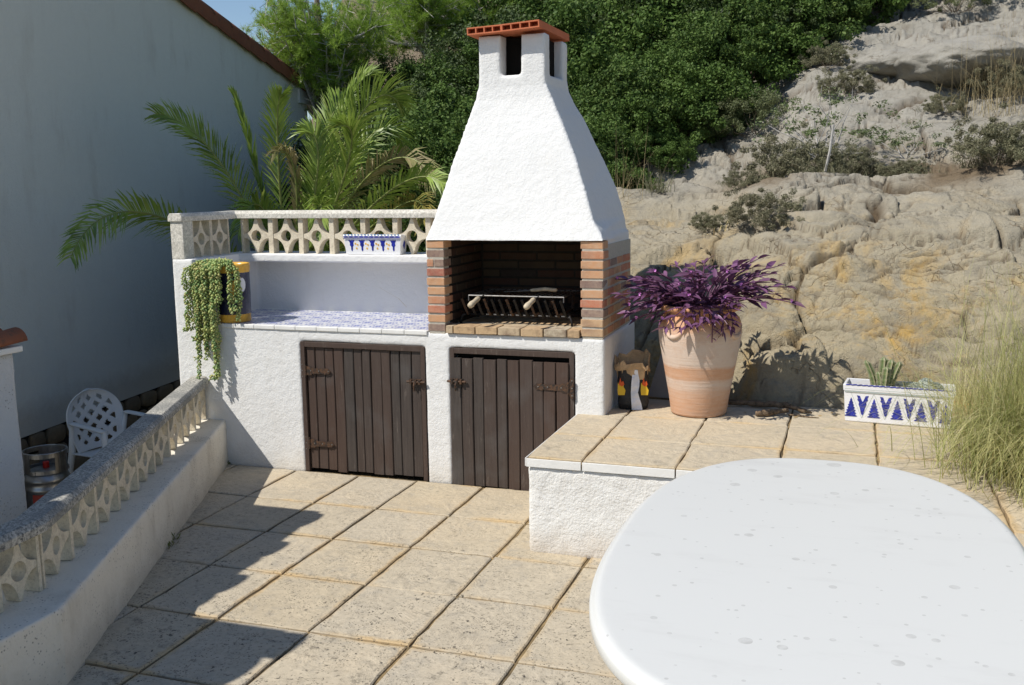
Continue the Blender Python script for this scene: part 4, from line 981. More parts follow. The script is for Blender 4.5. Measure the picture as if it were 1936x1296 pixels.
# ------------------------------------------------------------------ navy pot with trailing succulent
pp = empty('ceramic_pot', (-3.665, 5.345, .906), 'dark navy pot with yellow rims and painted petals on the counter', 'pot')
pr = [(.098, 0), (.103, .006), (.103, .045), (.105, .05), (.108, .18), (.106, .305), (.108, .31), (.112, .35), (.110, .365), (.098, .365), (.096, .33)]
MB().lathe(pr[3:7], 40, cap0=False, cap1=False).build('body', M['navy'], pp, smooth=True)
MB().lathe(pr[:4], 40, cap1=False).build('yellow_foot', M['yellow_paint'], pp, smooth=True); MB().lathe(pr[6:], 40, cap0=False, cap1=False).build('yellow_rim', M['yellow_paint'], pp, smooth=True)
MB().lathe([(.0, .33), (.097, .33)], 24).build('soil', M['soil'], pp)
def petal(a0, z0, w_, h_, mat, name):
    P = []; 
    for q in range(14):
        t = q*2*math.pi/14; a = a0+w_/.108*math.cos(t)*.5; z = z0+h_*.5*math.sin(t); P.append((.1095*math.cos(a), .1095*math.sin(a), z))
    c = (.1105*math.cos(a0), .1105*math.sin(a0), z0); MB().add(P+[c], [(k, (k+1) % 14, 14) for k in range(14)]).build(name, mat, pp, smooth=True)
vd = math.atan2(-5.3, 3.66)
petal(vd+.52, .235, .055, .09, M['white_glaze'], 'white_petal'); petal(vd+.56, .225, .045, .07, M['blue_light'], 'blue_petal') if False else None
petal(vd+.06, .235, .06, .06, M['yellow_paint'], 'yellow_petal'); petal(vd+.10, .195, .06, .05, M['yellow_paint'], 'yellow_petal')
sed = empty('trailing_succulent', (-3.70, 5.30, 1.25), 'trailing green-yellow succulent spilling from the navy pot down the white wall', 'plant')
def trail(pts, r=.014):
    V = []; Fq = []
    P = [Vector(p) for p in pts]; L = [0]
    for a, b in zip(P, P[1:]): L.append(L[-1]+(b-a).length)
    tot = L[-1]; nn = int(tot/.0042); g = random.uniform(0, 6)
    for k in range(nn):
        s = tot*k/nn; i = max(j for j in range(len(P)-1) if L[j] <= s+1e-9); t = (s-L[i])/max(1e-6, L[i+1]-L[i]); c = P[i].lerp(P[i+1], t); d = (P[i+1]-P[i]).normalized()
        if random.random() < .10: continue
        a = k*2.4+g; o = d.orthogonal().normalized(); e = d.cross(o); rr = r*random.uniform(.75, 1.15); rad = (o*math.cos(a)+e*math.sin(a)); tip = c+rad*rr+d*rr*.5
        mid = c+rad*rr*.55+d*rr*.15; u = rad.cross(d)*rr*.42; v_ = d*rr*.42; j = len(V)
        V += [c, mid+u, mid+v_, mid-u, mid-v_, tip]; Fq += [(j, j+1, j+2), (j, j+2, j+3), (j, j+3, j+4), (j, j+4, j+1), (j+5, j+2, j+1), (j+5, j+3, j+2), (j+5, j+4, j+3), (j+5, j+1, j+4)]
    o = link('trail', np_mesh(np.array([tuple(v) for v in V]), np.array(Fq), M['sedum']), sed); o.matrix_parent_inverse = Matrix.Translation(sed.location).inverted(); return o
rr_ = random.Random(5)
for k in range(28):
    # drop points described by where they hang: x and lowest z
    x = -3.885+.235*rr_.random()**1.1 if k < 24 else rr_.uniform(-3.63, -3.55)
    if k >= 24: low = rr_.uniform(.93, 1.15)
    elif x < -3.84: low = rr_.uniform(.86, 1.15)
    elif x < -3.68: low = rr_.uniform(.60, .95) if rr_.random() < .75 else rr_.uniform(.95, 1.15)
    else: low = rr_.uniform(.80, 1.1)
    yf = 5.205-rr_.uniform(0, .05)
    c = Vector((-3.665, 5.345, 1.265)); a = math.atan2(yf-c.y, x-c.x)
    r0 = rr_.uniform(.0, .06); st = c+Vector((r0*math.cos(a), r0*math.sin(a), rr_.uniform(-.005, .015)))
    ov = Vector((x*.6+c.x*.4, c.y-.105-rr_.uniform(0, .02), 1.275+rr_.uniform(0, .02)))
    if k >= 24: x = rr_.uniform(-3.60, -3.545); yf = 5.24-rr_.uniform(-.02, .03)
    pts = [st, ov, (x, yf, 1.235)]; z = 1.235
    while z > low: z -= .06; x += rr_.gauss(0, .006); pts.append((x, yf+rr_.gauss(0, .006), z))
    pts.append((x+rr_.gauss(0, .02), yf-.02, z-.005)); trail(pts, rr_.uniform(.017, .027))
for k in range(14):
    a = rr_.uniform(2.6, 4.6); c = Vector((-3.665, 5.345, 1.262)); trail([c+Vector((.03*math.cos(a), .03*math.sin(a), 0)), c+Vector((.08*math.cos(a), .08*math.sin(a), .025)), c+Vector((.13*math.cos(a), .13*math.sin(a), .01))], .016)

# ------------------------------------------------------------------ terracotta vase with purple plant
vc = Vector((-.760, 5.455, DZ+.001))
va = empty('terracotta_vase', vc, 'tall terracotta vase with chalky white bands and purple plant beside the barbecue', 'vase')
pr = [(.140, 0), (.150, .004), (.154, .015), (.165, .10), (.183, .20), (.203, .31), (.219, .40), (.226, .46), (.224, .50), (.212, .535), (.192, .555), (.186, .562), (.190, .572), (.212, .580), (.220, .592), (.214, .604), (.192, .607), (.176, .596), (.172, .55), (.19, .48)]
MB().lathe(pr, 72, cap1=False).build('body', M['vase'], va, smooth=True)
MB().lathe([(.18, .55), (.0, .57)], 32, cap0=False).build('soil', M['soil'], va)
for a0 in (vd+.55, vd-1.15, vd+2.2):       # moulded swags under the rim
    pts = []
    for q in range(9):
        t = -1+2*q/8; a = a0+t*.36; z = .50-.055*(1-t*t); pts.append((.224*math.cos(a), .224*math.sin(a), z))
    MB().tube(pts, [.004, .008, .012, .014, .015, .014, .012, .008, .004], 8).build('swag', M['vase'], va, smooth=True)
pu = empty('purple_plant', vc+Vector((0, 0, .58)), 'purple leaved plant with tiny pink flowers sprawling out of the terracotta vase', 'plant')
V = []; Qs = []; SM = MB(); rp = random.Random(11); tips = []
def lanc(p, d, L, w_, fold=.35):
    d = d.normalized(); s = d.cross(Vector((0, 0, 1))); s = s.normalized() if s.length > .01 else Vector((1, 0, 0)); s = (Matrix.Rotation(rp.uniform(-.7, .7), 3, d) @ s); u = s.cross(d)
    pts = [(0, .35), (.3, 1), (.6, .8), (1, 0)]; i = len(V)
    for t, ww in pts:
        c = p+d*L*t-Vector((0, 0, 1))*L*.18*t*t; V.extend([c-s*w_*ww+u*w_*ww*fold, c-u*0.0, c+s*w_*ww+u*w_*ww*fold])
    for k in range(3):
        j = i+k*3; Qs.append((j, j+1, j+4, j+3)); Qs.append((j+1, j+2, j+5, j+4))
for k in range(112):
    a = rp.uniform(0, 6.28); side = rp.random()
    out = rp.uniform(.06, .36); up = rp.uniform(.06, .27)
    if k < 26: a = rp.uniform(math.pi*.85, math.pi*1.25); out = rp.uniform(.2, .38); up = rp.uniform(-.06, .16)
    elif k < 55: a = rp.uniform(-.5, .45); out = rp.uniform(.16, .37); up = rp.uniform(.04, .30)
    elif k < 75: up = rp.uniform(-.05, .12); a = rp.uniform(-2.6, -.6); out = rp.uniform(.12, .30)
    p0 = Vector((rp.uniform(0, .13)*math.cos(a), rp.uniform(0, .13)*math.sin(a), -.01)); n_ = 7
    p1 = p0+Vector((math.cos(a)*out*.35, math.sin(a)*out*.35, .09+up*.5)); p2 = p0+Vector((math.cos(a)*out, math.sin(a)*out, up))
    if p2.y > .38: continue
    pts = [p0*(1-t)**2+p1*2*t*(1-t)+p2*t*t for t in [q/n_ for q in range(n_+1)]]
    SM.tube(pts, [.004]*n_+[.002], 4)
    for q in range(1, n_+1):
        if q < 3 and rp.random() < .6: continue
        d = (pts[q]-pts[q-1]).normalized(); sd_ = d.cross(Vector((0, 0, 1))).normalized()*(1 if q % 2 else -1)
        lanc(pts[q], d*.8+sd_*rp.uniform(.5, 1.1)+Vector((0, 0, rp.uniform(-.1, .5))), rp.uniform(.06, .11), rp.uniform(.010, .016))
        if q == n_: lanc(pts[q], d+sd_*.3+Vector((0, 0, .4)), .06, .009); lanc(pts[q], d-sd_*.5, .055, .009)
    tips.append(pts[-1])
for k in range(3):   # hanging stems in front
    a = vd+(-.2+.25*k); p0 = Vector((.17*math.cos(a), .17*math.sin(a), .02)); pts = [p0, p0+Vector((.06*math.cos(a), .06*math.sin(a), 0)), p0+Vector((.075*math.cos(a), .075*math.sin(a), -.09)), p0+Vector((.07*math.cos(a), .07*math.sin(a), -.17+.03*k))]
    SM.tube(pts, .0035, 4)
    for q in range(10): t = q/10*2.999; i = int(t); c = pts[i].lerp(pts[i+1], t-i); lanc(c, Vector((rp.gauss(0, 1), -.4, rp.uniform(-1, .2))), rp.uniform(.04, .07), .009)
o = link('foliage', np_mesh(np.array([tuple(v) for v in V]), np.array(Qs), M['purple']), pu); o['kind'] = 'stuff'; SM.build('stems', M['purple_stem'], pu)
def flower(p):
    mb = MB()
    for q in range(3):
        a = q*2.094+rp.uniform(0, 1); d = Vector((math.cos(a), -.5, math.sin(a))).normalized()*.011; s_ = d.cross(Vector((0, 1, .2))).normalized()*.006
        mb.add([Vector((0, 0, 0)), d*.6+s_, d, d*.6-s_], [(0, 1, 2, 3)])
    return mb.build('flower', M['pink'], pu, loc=p)
for t in rp.sample([t for t in tips if t.y < .12], 17): flower(t+Vector((0, -.012, .012)))

# ------------------------------------------------------------------ leaning board, charcoal bag, sticks
bd = MB(); a, b = Vector((-1.115, 5.80, DZ)), Vector((-.80, 5.74, DZ)); bd.add([a, b, b+Vector((-.03, .14, .44)), a+Vector((.11, .14, .44))]+[v+Vector((.01, .03, 0)) for v in (a, b, b+Vector((-.03, .14, .44)), a+Vector((.11, .14, .44)))], [(0, 1, 2, 3), (7, 6, 5, 4), (0, 4, 5, 1), (1, 5, 6, 2), (2, 6, 7, 3), (3, 7, 4, 0)])
o = bd.build('leaning_board', M['board'], None, bevel=.004); tag(o, 'grey tapered slab leaning on the rock behind the terracotta vase', 'board')
bag = empty('charcoal_bag', (-1.135, 5.475, DZ+.001), 'black charcoal bag with white stripe and flame print, brown top torn open', 'bag', rz=.25); bag.scale = (1.12, 1.0, 1.12)
def bag_ring(z, w_, d_, ph, n_=28, crumple=.004):
    out = []
    for k in range(n_):
        t = 2*math.pi*k/n_; cx, sy = math.cos(t), math.sin(t); x = math.copysign(abs(cx)**.55, cx)*w_; y = math.copysign(abs(sy)**.55, sy)*d_
        q = 1+math.sin(3*t+ph)*crumple*6+math.sin(7*t+ph*2)*crumple*4; out.append((x*q, y*q, z+math.sin(2*t+ph)*crumple*(z > .1)))
    return out
rings = [bag_ring(0, .072, .048, .2), bag_ring(.03, .078, .054, .8), bag_ring(.08, .074, .050, 1.9), bag_ring(.13, .080, .052, 2.7), bag_ring(.18, .076, .052, 3.9), bag_ring(.205, .078, .054, 4.4)]
vs = [v for r in rings for v in r]; fs = [(i*28+k, i*28+(k+1) % 28, (i+1)*28+(k+1) % 28, (i+1)*28+k) for i in range(5) for k in range(28)]+[tuple(range(28))]
MB().add(vs, fs).build('body', M['paper_black'], bag, smooth=True)
cuff = [bag_ring(.200, .082, .058, 4.4, crumple=.006), bag_ring(.222, .088, .064, 5.0, crumple=.010), bag_ring(.245, .086, .066, 5.6, crumple=.014), bag_ring(.236, .080, .058, 5.6, crumple=.012), bag_ring(.12, .070, .045, 5.0)]
for r in cuff[1:4]:
    for i, v in enumerate(r): r[i] = (v[0], v[1], v[2]+.028*(v[1] > .01)-.015*(v[1] < -.02)+.012*math.sin(i*2.1))
vs = [v for r in cuff for v in r]; MB().add(vs, fs[:112]).build('torn_cuff', M['paper_brown'], bag)
st = []
for z, x0, x1 in ((0, -.008, .046), (.03, -.010, .040), (.06, -.012, .030), (.09, -.013, .022), (.12, -.012, .028), (.15, -.010, .030), (.18, -.006, .024), (.205, 0, .02)):
    st.append((x0, -.0585-.006*math.sin(z*60), z)); st.append((x1, -.0595+.005*math.sin(z*47), z))
MB().add(st, [(2*k, 2*k+1, 2*k+3, 2*k+2) for k in range(7)]).build('white_stripe', M['paper_white'], bag)
for sx_, nm in ((-.058, 'l'), (.058, 'r')):
    P = [(sx_-.02, .075), (sx_+.014, .075), (sx_+.018, .10), (sx_+.008, .118), (sx_+.010, .135), (sx_, .12), (sx_-.006, .150), (sx_-.012, .125), (sx_-.020, .14), (sx_-.022, .10)]
    MB().prism(P, -.0545, -.0535).build('flame_print', M['flame_y'], bag); P2 = [(sx_-.016, .13), (sx_, .118), (sx_+.012, .13), (sx_+.006, .148), (sx_-.002, .14), (sx_-.008, .165), (sx_-.012, .145)]
    MB().prism(P2, -.0560, -.0550).build('flame_print', M['flame_r'], bag)
for nm, pts, rad, lab in (('stick', [(-.445, 5.425, DZ+.018), (-.40, 5.44, DZ+.022), (-.33, 5.50, DZ+.024), (-.28, 5.53, DZ+.022)], [.014, .018, .014, .012], 'short thick broken stick in front of the vase shadow on the terrace'), ('stick', [(-.62, 5.66, DZ+.02), (-.45, 5.66, DZ+.024), (-.30, 5.61, DZ+.034), (-.16, 5.535, DZ+.016)], [.013, .016, .017, .009], 'longer barky stick lying on the terrace against the rock'), ('stick', [(-.28, 5.50, DZ+.006), (-.12, 5.47, DZ+.006)], [.005, .003], 'thin twig on the terrace beside the thick sticks')):
    mb = MB(); P = [Vector(p) for p in pts]; Q2 = []; R2 = []
    for i in range(len(P)-1):
        for s in range(5): t = s/5; Q2.append(P[i].lerp(P[i+1], t)+Vector((0, random.gauss(0, .0025), random.gauss(0, .0015)))); R2.append((rad[i]*(1-t)+rad[i+1]*t)*random.uniform(.85, 1.15))
    Q2.append(P[-1]); R2.append(rad[-1]*.6); mb.tube(Q2, R2, 9); tag(mb.build(nm, M['stick'], None, smooth=True), lab, 'stick')
for k in range(16):
    x, y = random.uniform(-.62, .1), random.uniform(5.45, 5.70); mb = MB(); a = random.uniform(0, 3.1); d = Vector((math.cos(a), math.sin(a), 0))*random.uniform(.008, .02); s_ = Vector((-d.y, d.x, 0))*.4
    mb.add([-d, s_+Vector((0, 0, .004)), d+Vector((0, 0, .002)), -s_], [(0, 1, 2, 3)]); o = mb.build('dead_leaf', M['dead_leaf'], None, loc=(x, y, DZ+.003)); tag(o, 'tiny dry leaf fallen on the terrace near the rock', 'leaf', 'fallen leaves on the terrace')

# ------------------------------------------------------------------ plastic table
tb = empty('garden_table', (-.058, 2.70, 0), 'large oval white plastic garden table with dirt spots in the foreground', 'table')
TA, TB, TN, TZ = .548, .942, 2.5, .74
def sup(k, n_, s=0): 
    t = 2*math.pi*k/n_; c, q = math.cos(t), math.sin(t); return (math.copysign(abs(c)**(2/TN), c)*(TA-s), math.copysign(abs(q)**(2/TN), q)*(TB-s))
n_ = 160; lv = [(.034, .0), (.026, .0), (.018, -.001), (.010, -.005), (.006, -.011), (.0045, -.0125), (.001, -.014), (-.002, -.020), (-.002, -.040), (.001, -.045), (.012, -.046), (.012, -.02), (.2, -.02)]
vs = []; 
for s, dz in lv: vs += [(*sup(k, n_, s), TZ+dz) for k in range(n_)]
vs.append((0, 0, TZ)); L_ = len(lv)
fs = [(i*n_+k, (i+1)*n_+k, (i+1)*n_+(k+1) % n_, i*n_+(k+1) % n_) for i in range(L_-1) for k in range(n_)]+[(len(vs)-1, k, (k+1) % n_) for k in range(n_)]
MB().add(vs, fs).build('tabletop', M['plastic'], tb, smooth=True)
for sx_ in (-1, 1):
    for sy in (-1, 1): MB().tube([(sx_*.33, sy*.62, TZ-.022), (sx_*.37, sy*.68, .4), (sx_*.41, sy*.74, .002)], [.034, .028, .022], 10).build('leg', M['plastic'], tb, smooth=True)

# ------------------------------------------------------------------ plastic chair and keg on the lower path
ch = empty('plastic_chair', (-5.22, 5.98, -.62), 'white plastic armchair with lattice back against the shaded house', 'chair', rz=math.radians(76))
def grid_part(fn, nu, nv, hole, name, th=.008):
    vs = [fn(i/nu, j/nv) for j in range(nv+1) for i in range(nu+1)]; fs = [(j*(nu+1)+i, j*(nu+1)+i+1, (j+1)*(nu+1)+i+1, (j+1)*(nu+1)+i) for j in range(nv) for i in range(nu) if not hole((i+.5)/nu, (j+.5)/nv)]
    o = link(name, mesh(vs, fs, M['plastic_chair'], True, name), ch); m = o.modifiers.new('s', 'SOLIDIFY'); m.thickness = th; m.offset = 0; return o
def backf(u, v):      # chair faces -y ; back at +y
    x = (u-.5)*2; w_ = .20+.055*math.sin(min(1, v*1.15)*math.pi/2); top = math.sqrt(max(0, 1-(max(0, v-.45)/.55)**2.2)); 
    return (x*w_*max(top, .03), .21+.10*v-.05*x*x*0+(-.05)*(x*x), .40+.45*v)
def backhole(u, v):
    x = (u-.5)*2
    if abs(x) > .74 or v < .10 or v > .90: return False
    a = (x*2.1+v*4.2) % 1; b = (-x*2.1+v*4.2) % 1; return .30 < a < .80 and .30 < b < .80
grid_part(backf, 48, 60, backhole, 'backrest')
grid_part(lambda u, v: ((u-.5)*.46, -.22+.45*v, .415-.02*math.sin(u*math.pi)-.015*v), 12, 12, lambda u, v: False, 'seat')
for s in (-1, 1):
    grid_part(lambda u, v, s=s: (s*(.235+.028*(u-.5)*2+.02*v), .17-.42*v, .64+.004*math.cos((u-.5)*3)-.012*v), 4, 12, lambda u, v: False, 'armrest', .012)
    MB().tube([(s*.25, -.24, .63), (s*.245, -.235, .40), (s*.27, -.27, 0)], [.022, .026, .018], 8).build('leg', M['plastic_chair'], ch, smooth=True)
    MB().tube([(s*.235, .17, .64), (s*.215, .22, .42), (s*.25, .30, 0)], [.016, .026, .018], 8).build('leg', M['plastic_chair'], ch, smooth=True)
kg = empty('beer_keg', (-5.17, 5.24, -.62), 'steel drinks keg with red printed band standing by the shaded house', 'keg')
KR = .125; kg.scale = (1.15, 1.15, 1.0)
MB().lathe([(.10, 0), (.112, .01), (.112, .04), (.105, .05), (.122, .07), (.125, .14), (.131, .15), (.131, .165), (.125, .175), (.125, .33), (.132, .342), (.132, .358), (.125, .368), (.124, .40), (.132, .408), (.124, .42), (.112, .46), (.085, .475), (0, .48)], 48, cap1=False).build('barrel', M['keg'], kg, smooth=True)
mb = MB()
for k in range(48):
    a0, a1 = 2*math.pi*k/48, 2*math.pi*(k+1)/48; ph = (k % 16)
    for z0, z1 in (((.46, .485), (.572, .6)) if 3 < ph < 13 else ((.46, .6),)):
        mb.add([(.121*math.cos(a0), .121*math.sin(a0), z0), (.121*math.cos(a1), .121*math.sin(a1), z0), (.121*math.cos(a1), .121*math.sin(a1), z1), (.121*math.cos(a0), .121*math.sin(a0), z1)], [(0, 1, 2, 3)])
o = mb.build('collar', M['keg'], kg); o.modifiers.new('s', 'SOLIDIFY').thickness = .005
MB().tube([(.121*math.cos(2*math.pi*k/40), .121*math.sin(2*math.pi*k/40), .602) for k in range(41)], .006, 8).build('rim', M['keg'], kg, smooth=True)
MB().lathe([(.018, .48), (.018, .52), (0, .52)], 16, (0, 0, 0), cap0=False).build('cap', M['red_cap'], kg)
def curved_quad(a0, a1, z0, z1, r, name, mat, parent, n_=12):
    vs = []; 
    for k in range(n_+1): a = a0+(a1-a0)*k/n_; vs += [(r*math.cos(a), r*math.sin(a), z0), (r*math.cos(a), r*math.sin(a), z1)]
    return MB().add(vs, [(2*k, 2*k+2, 2*k+3, 2*k+1) for k in range(n_)]).build(name, mat, parent)
ka = math.atan2(-4.2, 4.2)
curved_quad(ka-.75, ka+.75, .19, .325, .1262, 'print_band', M['keg_red'], kg)
tcu = bpy.data.curves.new('t', 'FONT'); tcu.body = 'PEPSI'; tcu.size = .07; tcu.align_x = 'CENTER'; tob = bpy.data.objects.new('t', tcu); COL.objects.link(tob)
dg = bpy.context.evaluated_depsgraph_get(); tme = bpy.data.meshes.new_from_object(tob.evaluated_get(dg)); bpy.data.objects.remove(tob)
for v in tme.vertices: a = ka+v.co.x/.1262; z = .235+v.co.y; v.co = (.1270*math.cos(a), .1270*math.sin(a), z)
tme.materials.clear(); tme.materials.append(M['keg_text']); link('lettering', tme, kg)

# ------------------------------------------------------------------ feather grass clump at right
gp = at(1945, 905, 2, DZ)
g1 = tuft('feather_grass_clump', (gp.x+.26, gp.y+.10, DZ), 8000, 1.0, 1.0, 'grass', 'large arching clump of green and straw feather grass at the right of the terrace', 'grass', .0021, 1.15, None, 9, (0, 0), .35)

# ------------------------------------------------------------------ palm
pc = Vector((at(545, 500, 1, 7.3).x, 7.3, .5))
pm = empty('palm', pc, 'young palm with arching fronds behind the barbecue shelf', 'palm')
MB().tube([(0, 0, -.1), (0, 0, .12), (.01, 0, .3)], [.17, .2, .12], 14).build('stump', M['bark'], pm)
def frond(b, m, t, ll=.27, mat='palm_g', n_=58, dry=0, tipc=.35, flat=1.0, seedv=0, face=.6):
    n_ = int(n_*1.45)
    rnd = random.Random(seedv); b, m, t = Vector(b), Vector(m), Vector(t); V = []; Qs = []; P = []; SEG = n_
    c = m*2-(b+t)*.5
    for i in range(SEG+1): u = i/SEG; P.append(b*(1-u)**2+c*2*u*(1-u)+t*u*u)
    mb = MB(); mb.tube(P[::4]+[P[-1]], [.013*(1-i/(len(P[::4])+1)*.85) for i in range(len(P[::4])+1)], 6); root = mb.build('frond', M['rachis'], pm); root.matrix_parent_inverse = Matrix.Translation(pm.location).inverted()
    for i in range(int(SEG*.14), SEG+1):
        u = i/SEG; d = (P[min(i+1, SEG)]-P[i-1]).normalized(); s = d.cross(Vector((0, 0, 1))); s = s.normalized() if s.length > .05 else Vector((1, 0, 0)); vdir = (P[i]-Vector((0, 0, 1.72))).normalized(); sf = d.cross(vdir); sf = sf.normalized() if sf.length > .1 else s; sf = sf if sf.dot(s) > 0 else -sf; s = (s*(1-face)+sf*face).normalized(); up = s.cross(d)
        L = ll*(math.sin(math.pi*(u*.80+.12))**.6)*rnd.uniform(.85, 1.1)
        for sg in (-1, 1):
            k = .62+.25*(1-u)
            dd = (s*sg*flat*k*rnd.uniform(.75, 1.15)+d*(1.05-.3*(1-u))+up*rnd.uniform(-.1, .5)).normalized(); p = P[i]; w_ = .0068*rnd.uniform(.7, 1.2); wv = dd.cross(up).normalized()*w_
            tip = p+dd*L-Vector((0, 0, 1))*L*(.16+dry*.5)*rnd.uniform(.4, 1.5); md = p+dd*L*.5+up*L*.02; j = len(V)
            V += [p-wv*.6, p+wv*.6, md+wv, md-wv, tip+wv*.1, tip-wv*.1]; Qs += [(j, j+1, j+2, j+3), (j+3, j+2, j+4, j+5)]
    o = link('leaflets', np_mesh(np.array([tuple(v) for v in V]), np.array(Qs), M[mat]), root); o['kind'] = 'stuff'
    return root
def A(px, py, y): return at(px, py, 1, y)
bc = pc+Vector((0, 0, .22))
frond(bc, A(425, 320, 6.95), A(296, 216, 6.7), .29, 'palm_g', 70, seedv=1)
frond(bc, A(478, 300, 7.3), A(442, 182, 7.3), .22, 'palm_g', 54, flat=.22, seedv=2)
frond(bc, A(526, 300, 7.0), A(531, 182, 6.85), .26, 'palm_g', 60, flat=.75, seedv=3)
frond(bc, A(640, 240, 7.5), A(706, 145, 7.7), .25, 'palm_g', 54, flat=.3, seedv=4)
frond(bc, A(660, 255, 7.2), A(752, 192, 7.3), .36, 'palm_g', 70, flat=1, seedv=5)
frond(bc, A(610, 280, 7.6), A(650, 190, 7.9), .30, 'palm_g', 60, seedv=6)
frond(bc, A(700, 330, 7.1), A(822, 340, 6.9), .26, 'palm_b', 60, .5, seedv=7)
frond(bc, A(720, 375, 6.8), A(842, 352, 6.6), .24, 'palm_g', 60, .2, seedv=8)
frond(bc, A(655, 320, 6.9), A(640, 240, 6.6), .27, 'palm_g', 54, flat=.6, seedv=9)
frond(bc, A(300, 410, 5.95), A(134, 486, 5.0), .27, 'palm_g', 80, .1, seedv=10)
frond(bc, A(560, 350, 7.0), A(520, 290, 6.7), .22, 'palm_b', 44, .5, flat=.5, seedv=11)
frond(bc, A(600, 330, 7.0), A(575, 250, 6.9), .26, 'palm_g', 50, flat=.8, seedv=12)
frond(bc, A(740, 400, 7.0), A(800, 420, 6.7), .24, 'palm_y', 50, .3, seedv=13)
frond(bc, A(600, 400, 6.8), A(600, 450, 6.5), .24, 'palm_g', 46, .3, seedv=14)
frond(bc, A(500, 400, 6.9), A(450, 440, 6.6), .24, 'palm_g', 46, .3, seedv=15)
frond(bc, A(690, 270, 7.7), A(770, 300, 8.0), .28, 'palm_g', 56, .2, seedv=16)

# ------------------------------------------------------------------ shrubs and trees
def bush_mesh(n_clump, per, leafsz, mat, seedv, flat=.8, inner=.35, thin=.55):
    g = np.random.default_rng(seedv); V = []
    u = g.uniform(-.25, 1, n_clump); a = g.uniform(0, 2*np.pi, n_clump); s = np.sqrt(1-np.clip(u, -1, 1)**2)
    rad = 1-inner*g.random(n_clump)**1.6; rad *= .78+.40*g.random(n_clump)
    C_ = np.stack([s*np.cos(a)*rad, s*np.sin(a)*rad, u*rad*flat], 1)
    cr = g.uniform(.07, .17, n_clump)
    ci = np.repeat(np.arange(n_clump), per); N_ = len(ci)
    d = g.normal(size=(N_, 3)); d /= np.linalg.norm(d, axis=1, keepdims=True); rr = cr[ci]*(g.random(N_)**.38)
    P = C_[ci]+d*rr[:, None]*np.array([1, 1, .8])
    nrm = d*.7+g.normal(size=(N_, 3))*.6+np.array([0, 0, .35]); nrm /= np.linalg.norm(nrm, axis=1, keepdims=True)
    t = np.cross(nrm, g.normal(size=(N_, 3))); t /= np.linalg.norm(t, axis=1, keepdims=True); b = np.cross(nrm, t)
    sz = (leafsz*g.uniform(.6, 1.25, N_))[:, None]
    V = np.stack([P-t*sz, P+b*sz*thin, P+t*sz, P-b*sz*thin], 1).reshape(-1, 3); Q_ = np.arange(N_*4).reshape(-1, 4)
    return np_mesh(V, Q_, M[mat])
def twig_mesh(n_, mat, seedv, h_=1., r=.012, wild=.5):
    rnd = random.Random(seedv); mb = MB()
    for k in range(n_):
        a = rnd.uniform(0, 6.28); u = rnd.uniform(.15, 1); d = Vector((math.cos(a)*(1-u*u)**.5, math.sin(a)*(1-u*u)**.5, u)); p = Vector((0, 0, -.1)); pts = [p]
        for q in range(5): p = p+(d+Vector((rnd.gauss(0, wild*.5), rnd.gauss(0, wild*.5), rnd.gauss(0, wild*.3))))*.2*h_; pts.append(p)
        mb.tube(pts, [r*(1-.16*i) for i in range(6)], 4, False)
    return mesh(mb.v, mb.f, M[mat])
BM = [bush_mesh(230, 210, .020, 'oak_leaf', 1), bush_mesh(230, 210, .019, 'oak_leaf', 2, .95), bush_mesh(200, 200, .018, 'oak_leaf2', 3), bush_mesh(230, 220, .021, 'oak_leaf', 4, .7)]
TW = twig_mesh(34, 'twig', 5)
def place_bush(px, y, r, k, label, dz=.25, group='dense green shrubs on the slope', sz=1.0, name='shrub', x=None):
    x = at(px, 300, 1, y).x if x is None else x; z = tz(x, y)+dz*r
    o = empty(name, (x, y, z-.1*r), label, 'shrub', group)
    f = link('foliage', BM[k], o); f.scale = (r, r, r*sz); f.rotation_euler.z = random.uniform(0, 6.28); t = link('branches', TW, o); t.scale = (r*.8, r*.8, r*.7); t.rotation_euler.z = random.uniform(0, 6); t.location.z = -.3*r
    return o
LB = 'dense dark green evergreen shrub on the slope behind the chimney'
bl = [  # px, depth, radius, mesh
 (620, 9.6, 1.0, 2), (700, 9.0, .95, 0), (790, 8.7, .95, 1), (850, 9.4, 1.1, 0), (740, 10.4, 1.15, 2), (640, 11.0, 1.0, 1), (880, 8.0, .8, 3), (590, 8.6, .7, 2), (680, 8.0, .55, 0), (900, 10.6, 1.2, 3),
 (1000, 9.2, 1.1, 0), (1080, 9.3, .80, 1), (1140, 10.0, .85, 3), (1225, 10.3, .85, 0), (1310, 10.8, .85, 1), (1400, 11.5, .95, 3), (1125, 9.0, .42, 0), (1235, 9.7, .38, 3), (1340, 10.4, .42, 2),
 (1100, 11.5, 1.3, 1), (1220, 12.2, 1.4, 0), (1350, 12.6, 1.4, 2), (1480, 12.6, 1.25, 1), (1560, 13.0, 1.1, 0), (1630, 13.6, .95, 3), (1660, 14.6, 1.1, 1), (1420, 14.6, 1.5, 0), (1250, 15, 1.7, 3), (1560, 15.5, 1.4, 1), (1500, 11.9, .50, 2), (1610, 12.6, .55, 0),
 (1080, 14.5, 1.6, 0), (960, 13, 1.3, 2), (800, 11.6, 1.0, 2), (700, 12.0, .9, 1), (760, 13.2, .9, 2), (560, 11.5, .7, 2), (660, 13.5, .8, 0), (880, 12.5, 1.1, 0), (980, 8.3, .6, 3), (1700, 16.0, 1.0, 3), (1790, 17.5, 1.0, 1), (1500, 12.2, .8, 0), (1580, 12.9, .85, 3), (1650, 13.6, .85, 1), (1710, 14.6, .8, 0), (1600, 14.6, 1.1, 2), (1530, 13.8, 1.1, 1), (1460, 11.6, .5, 3), (1740, 16, .9, 2)]
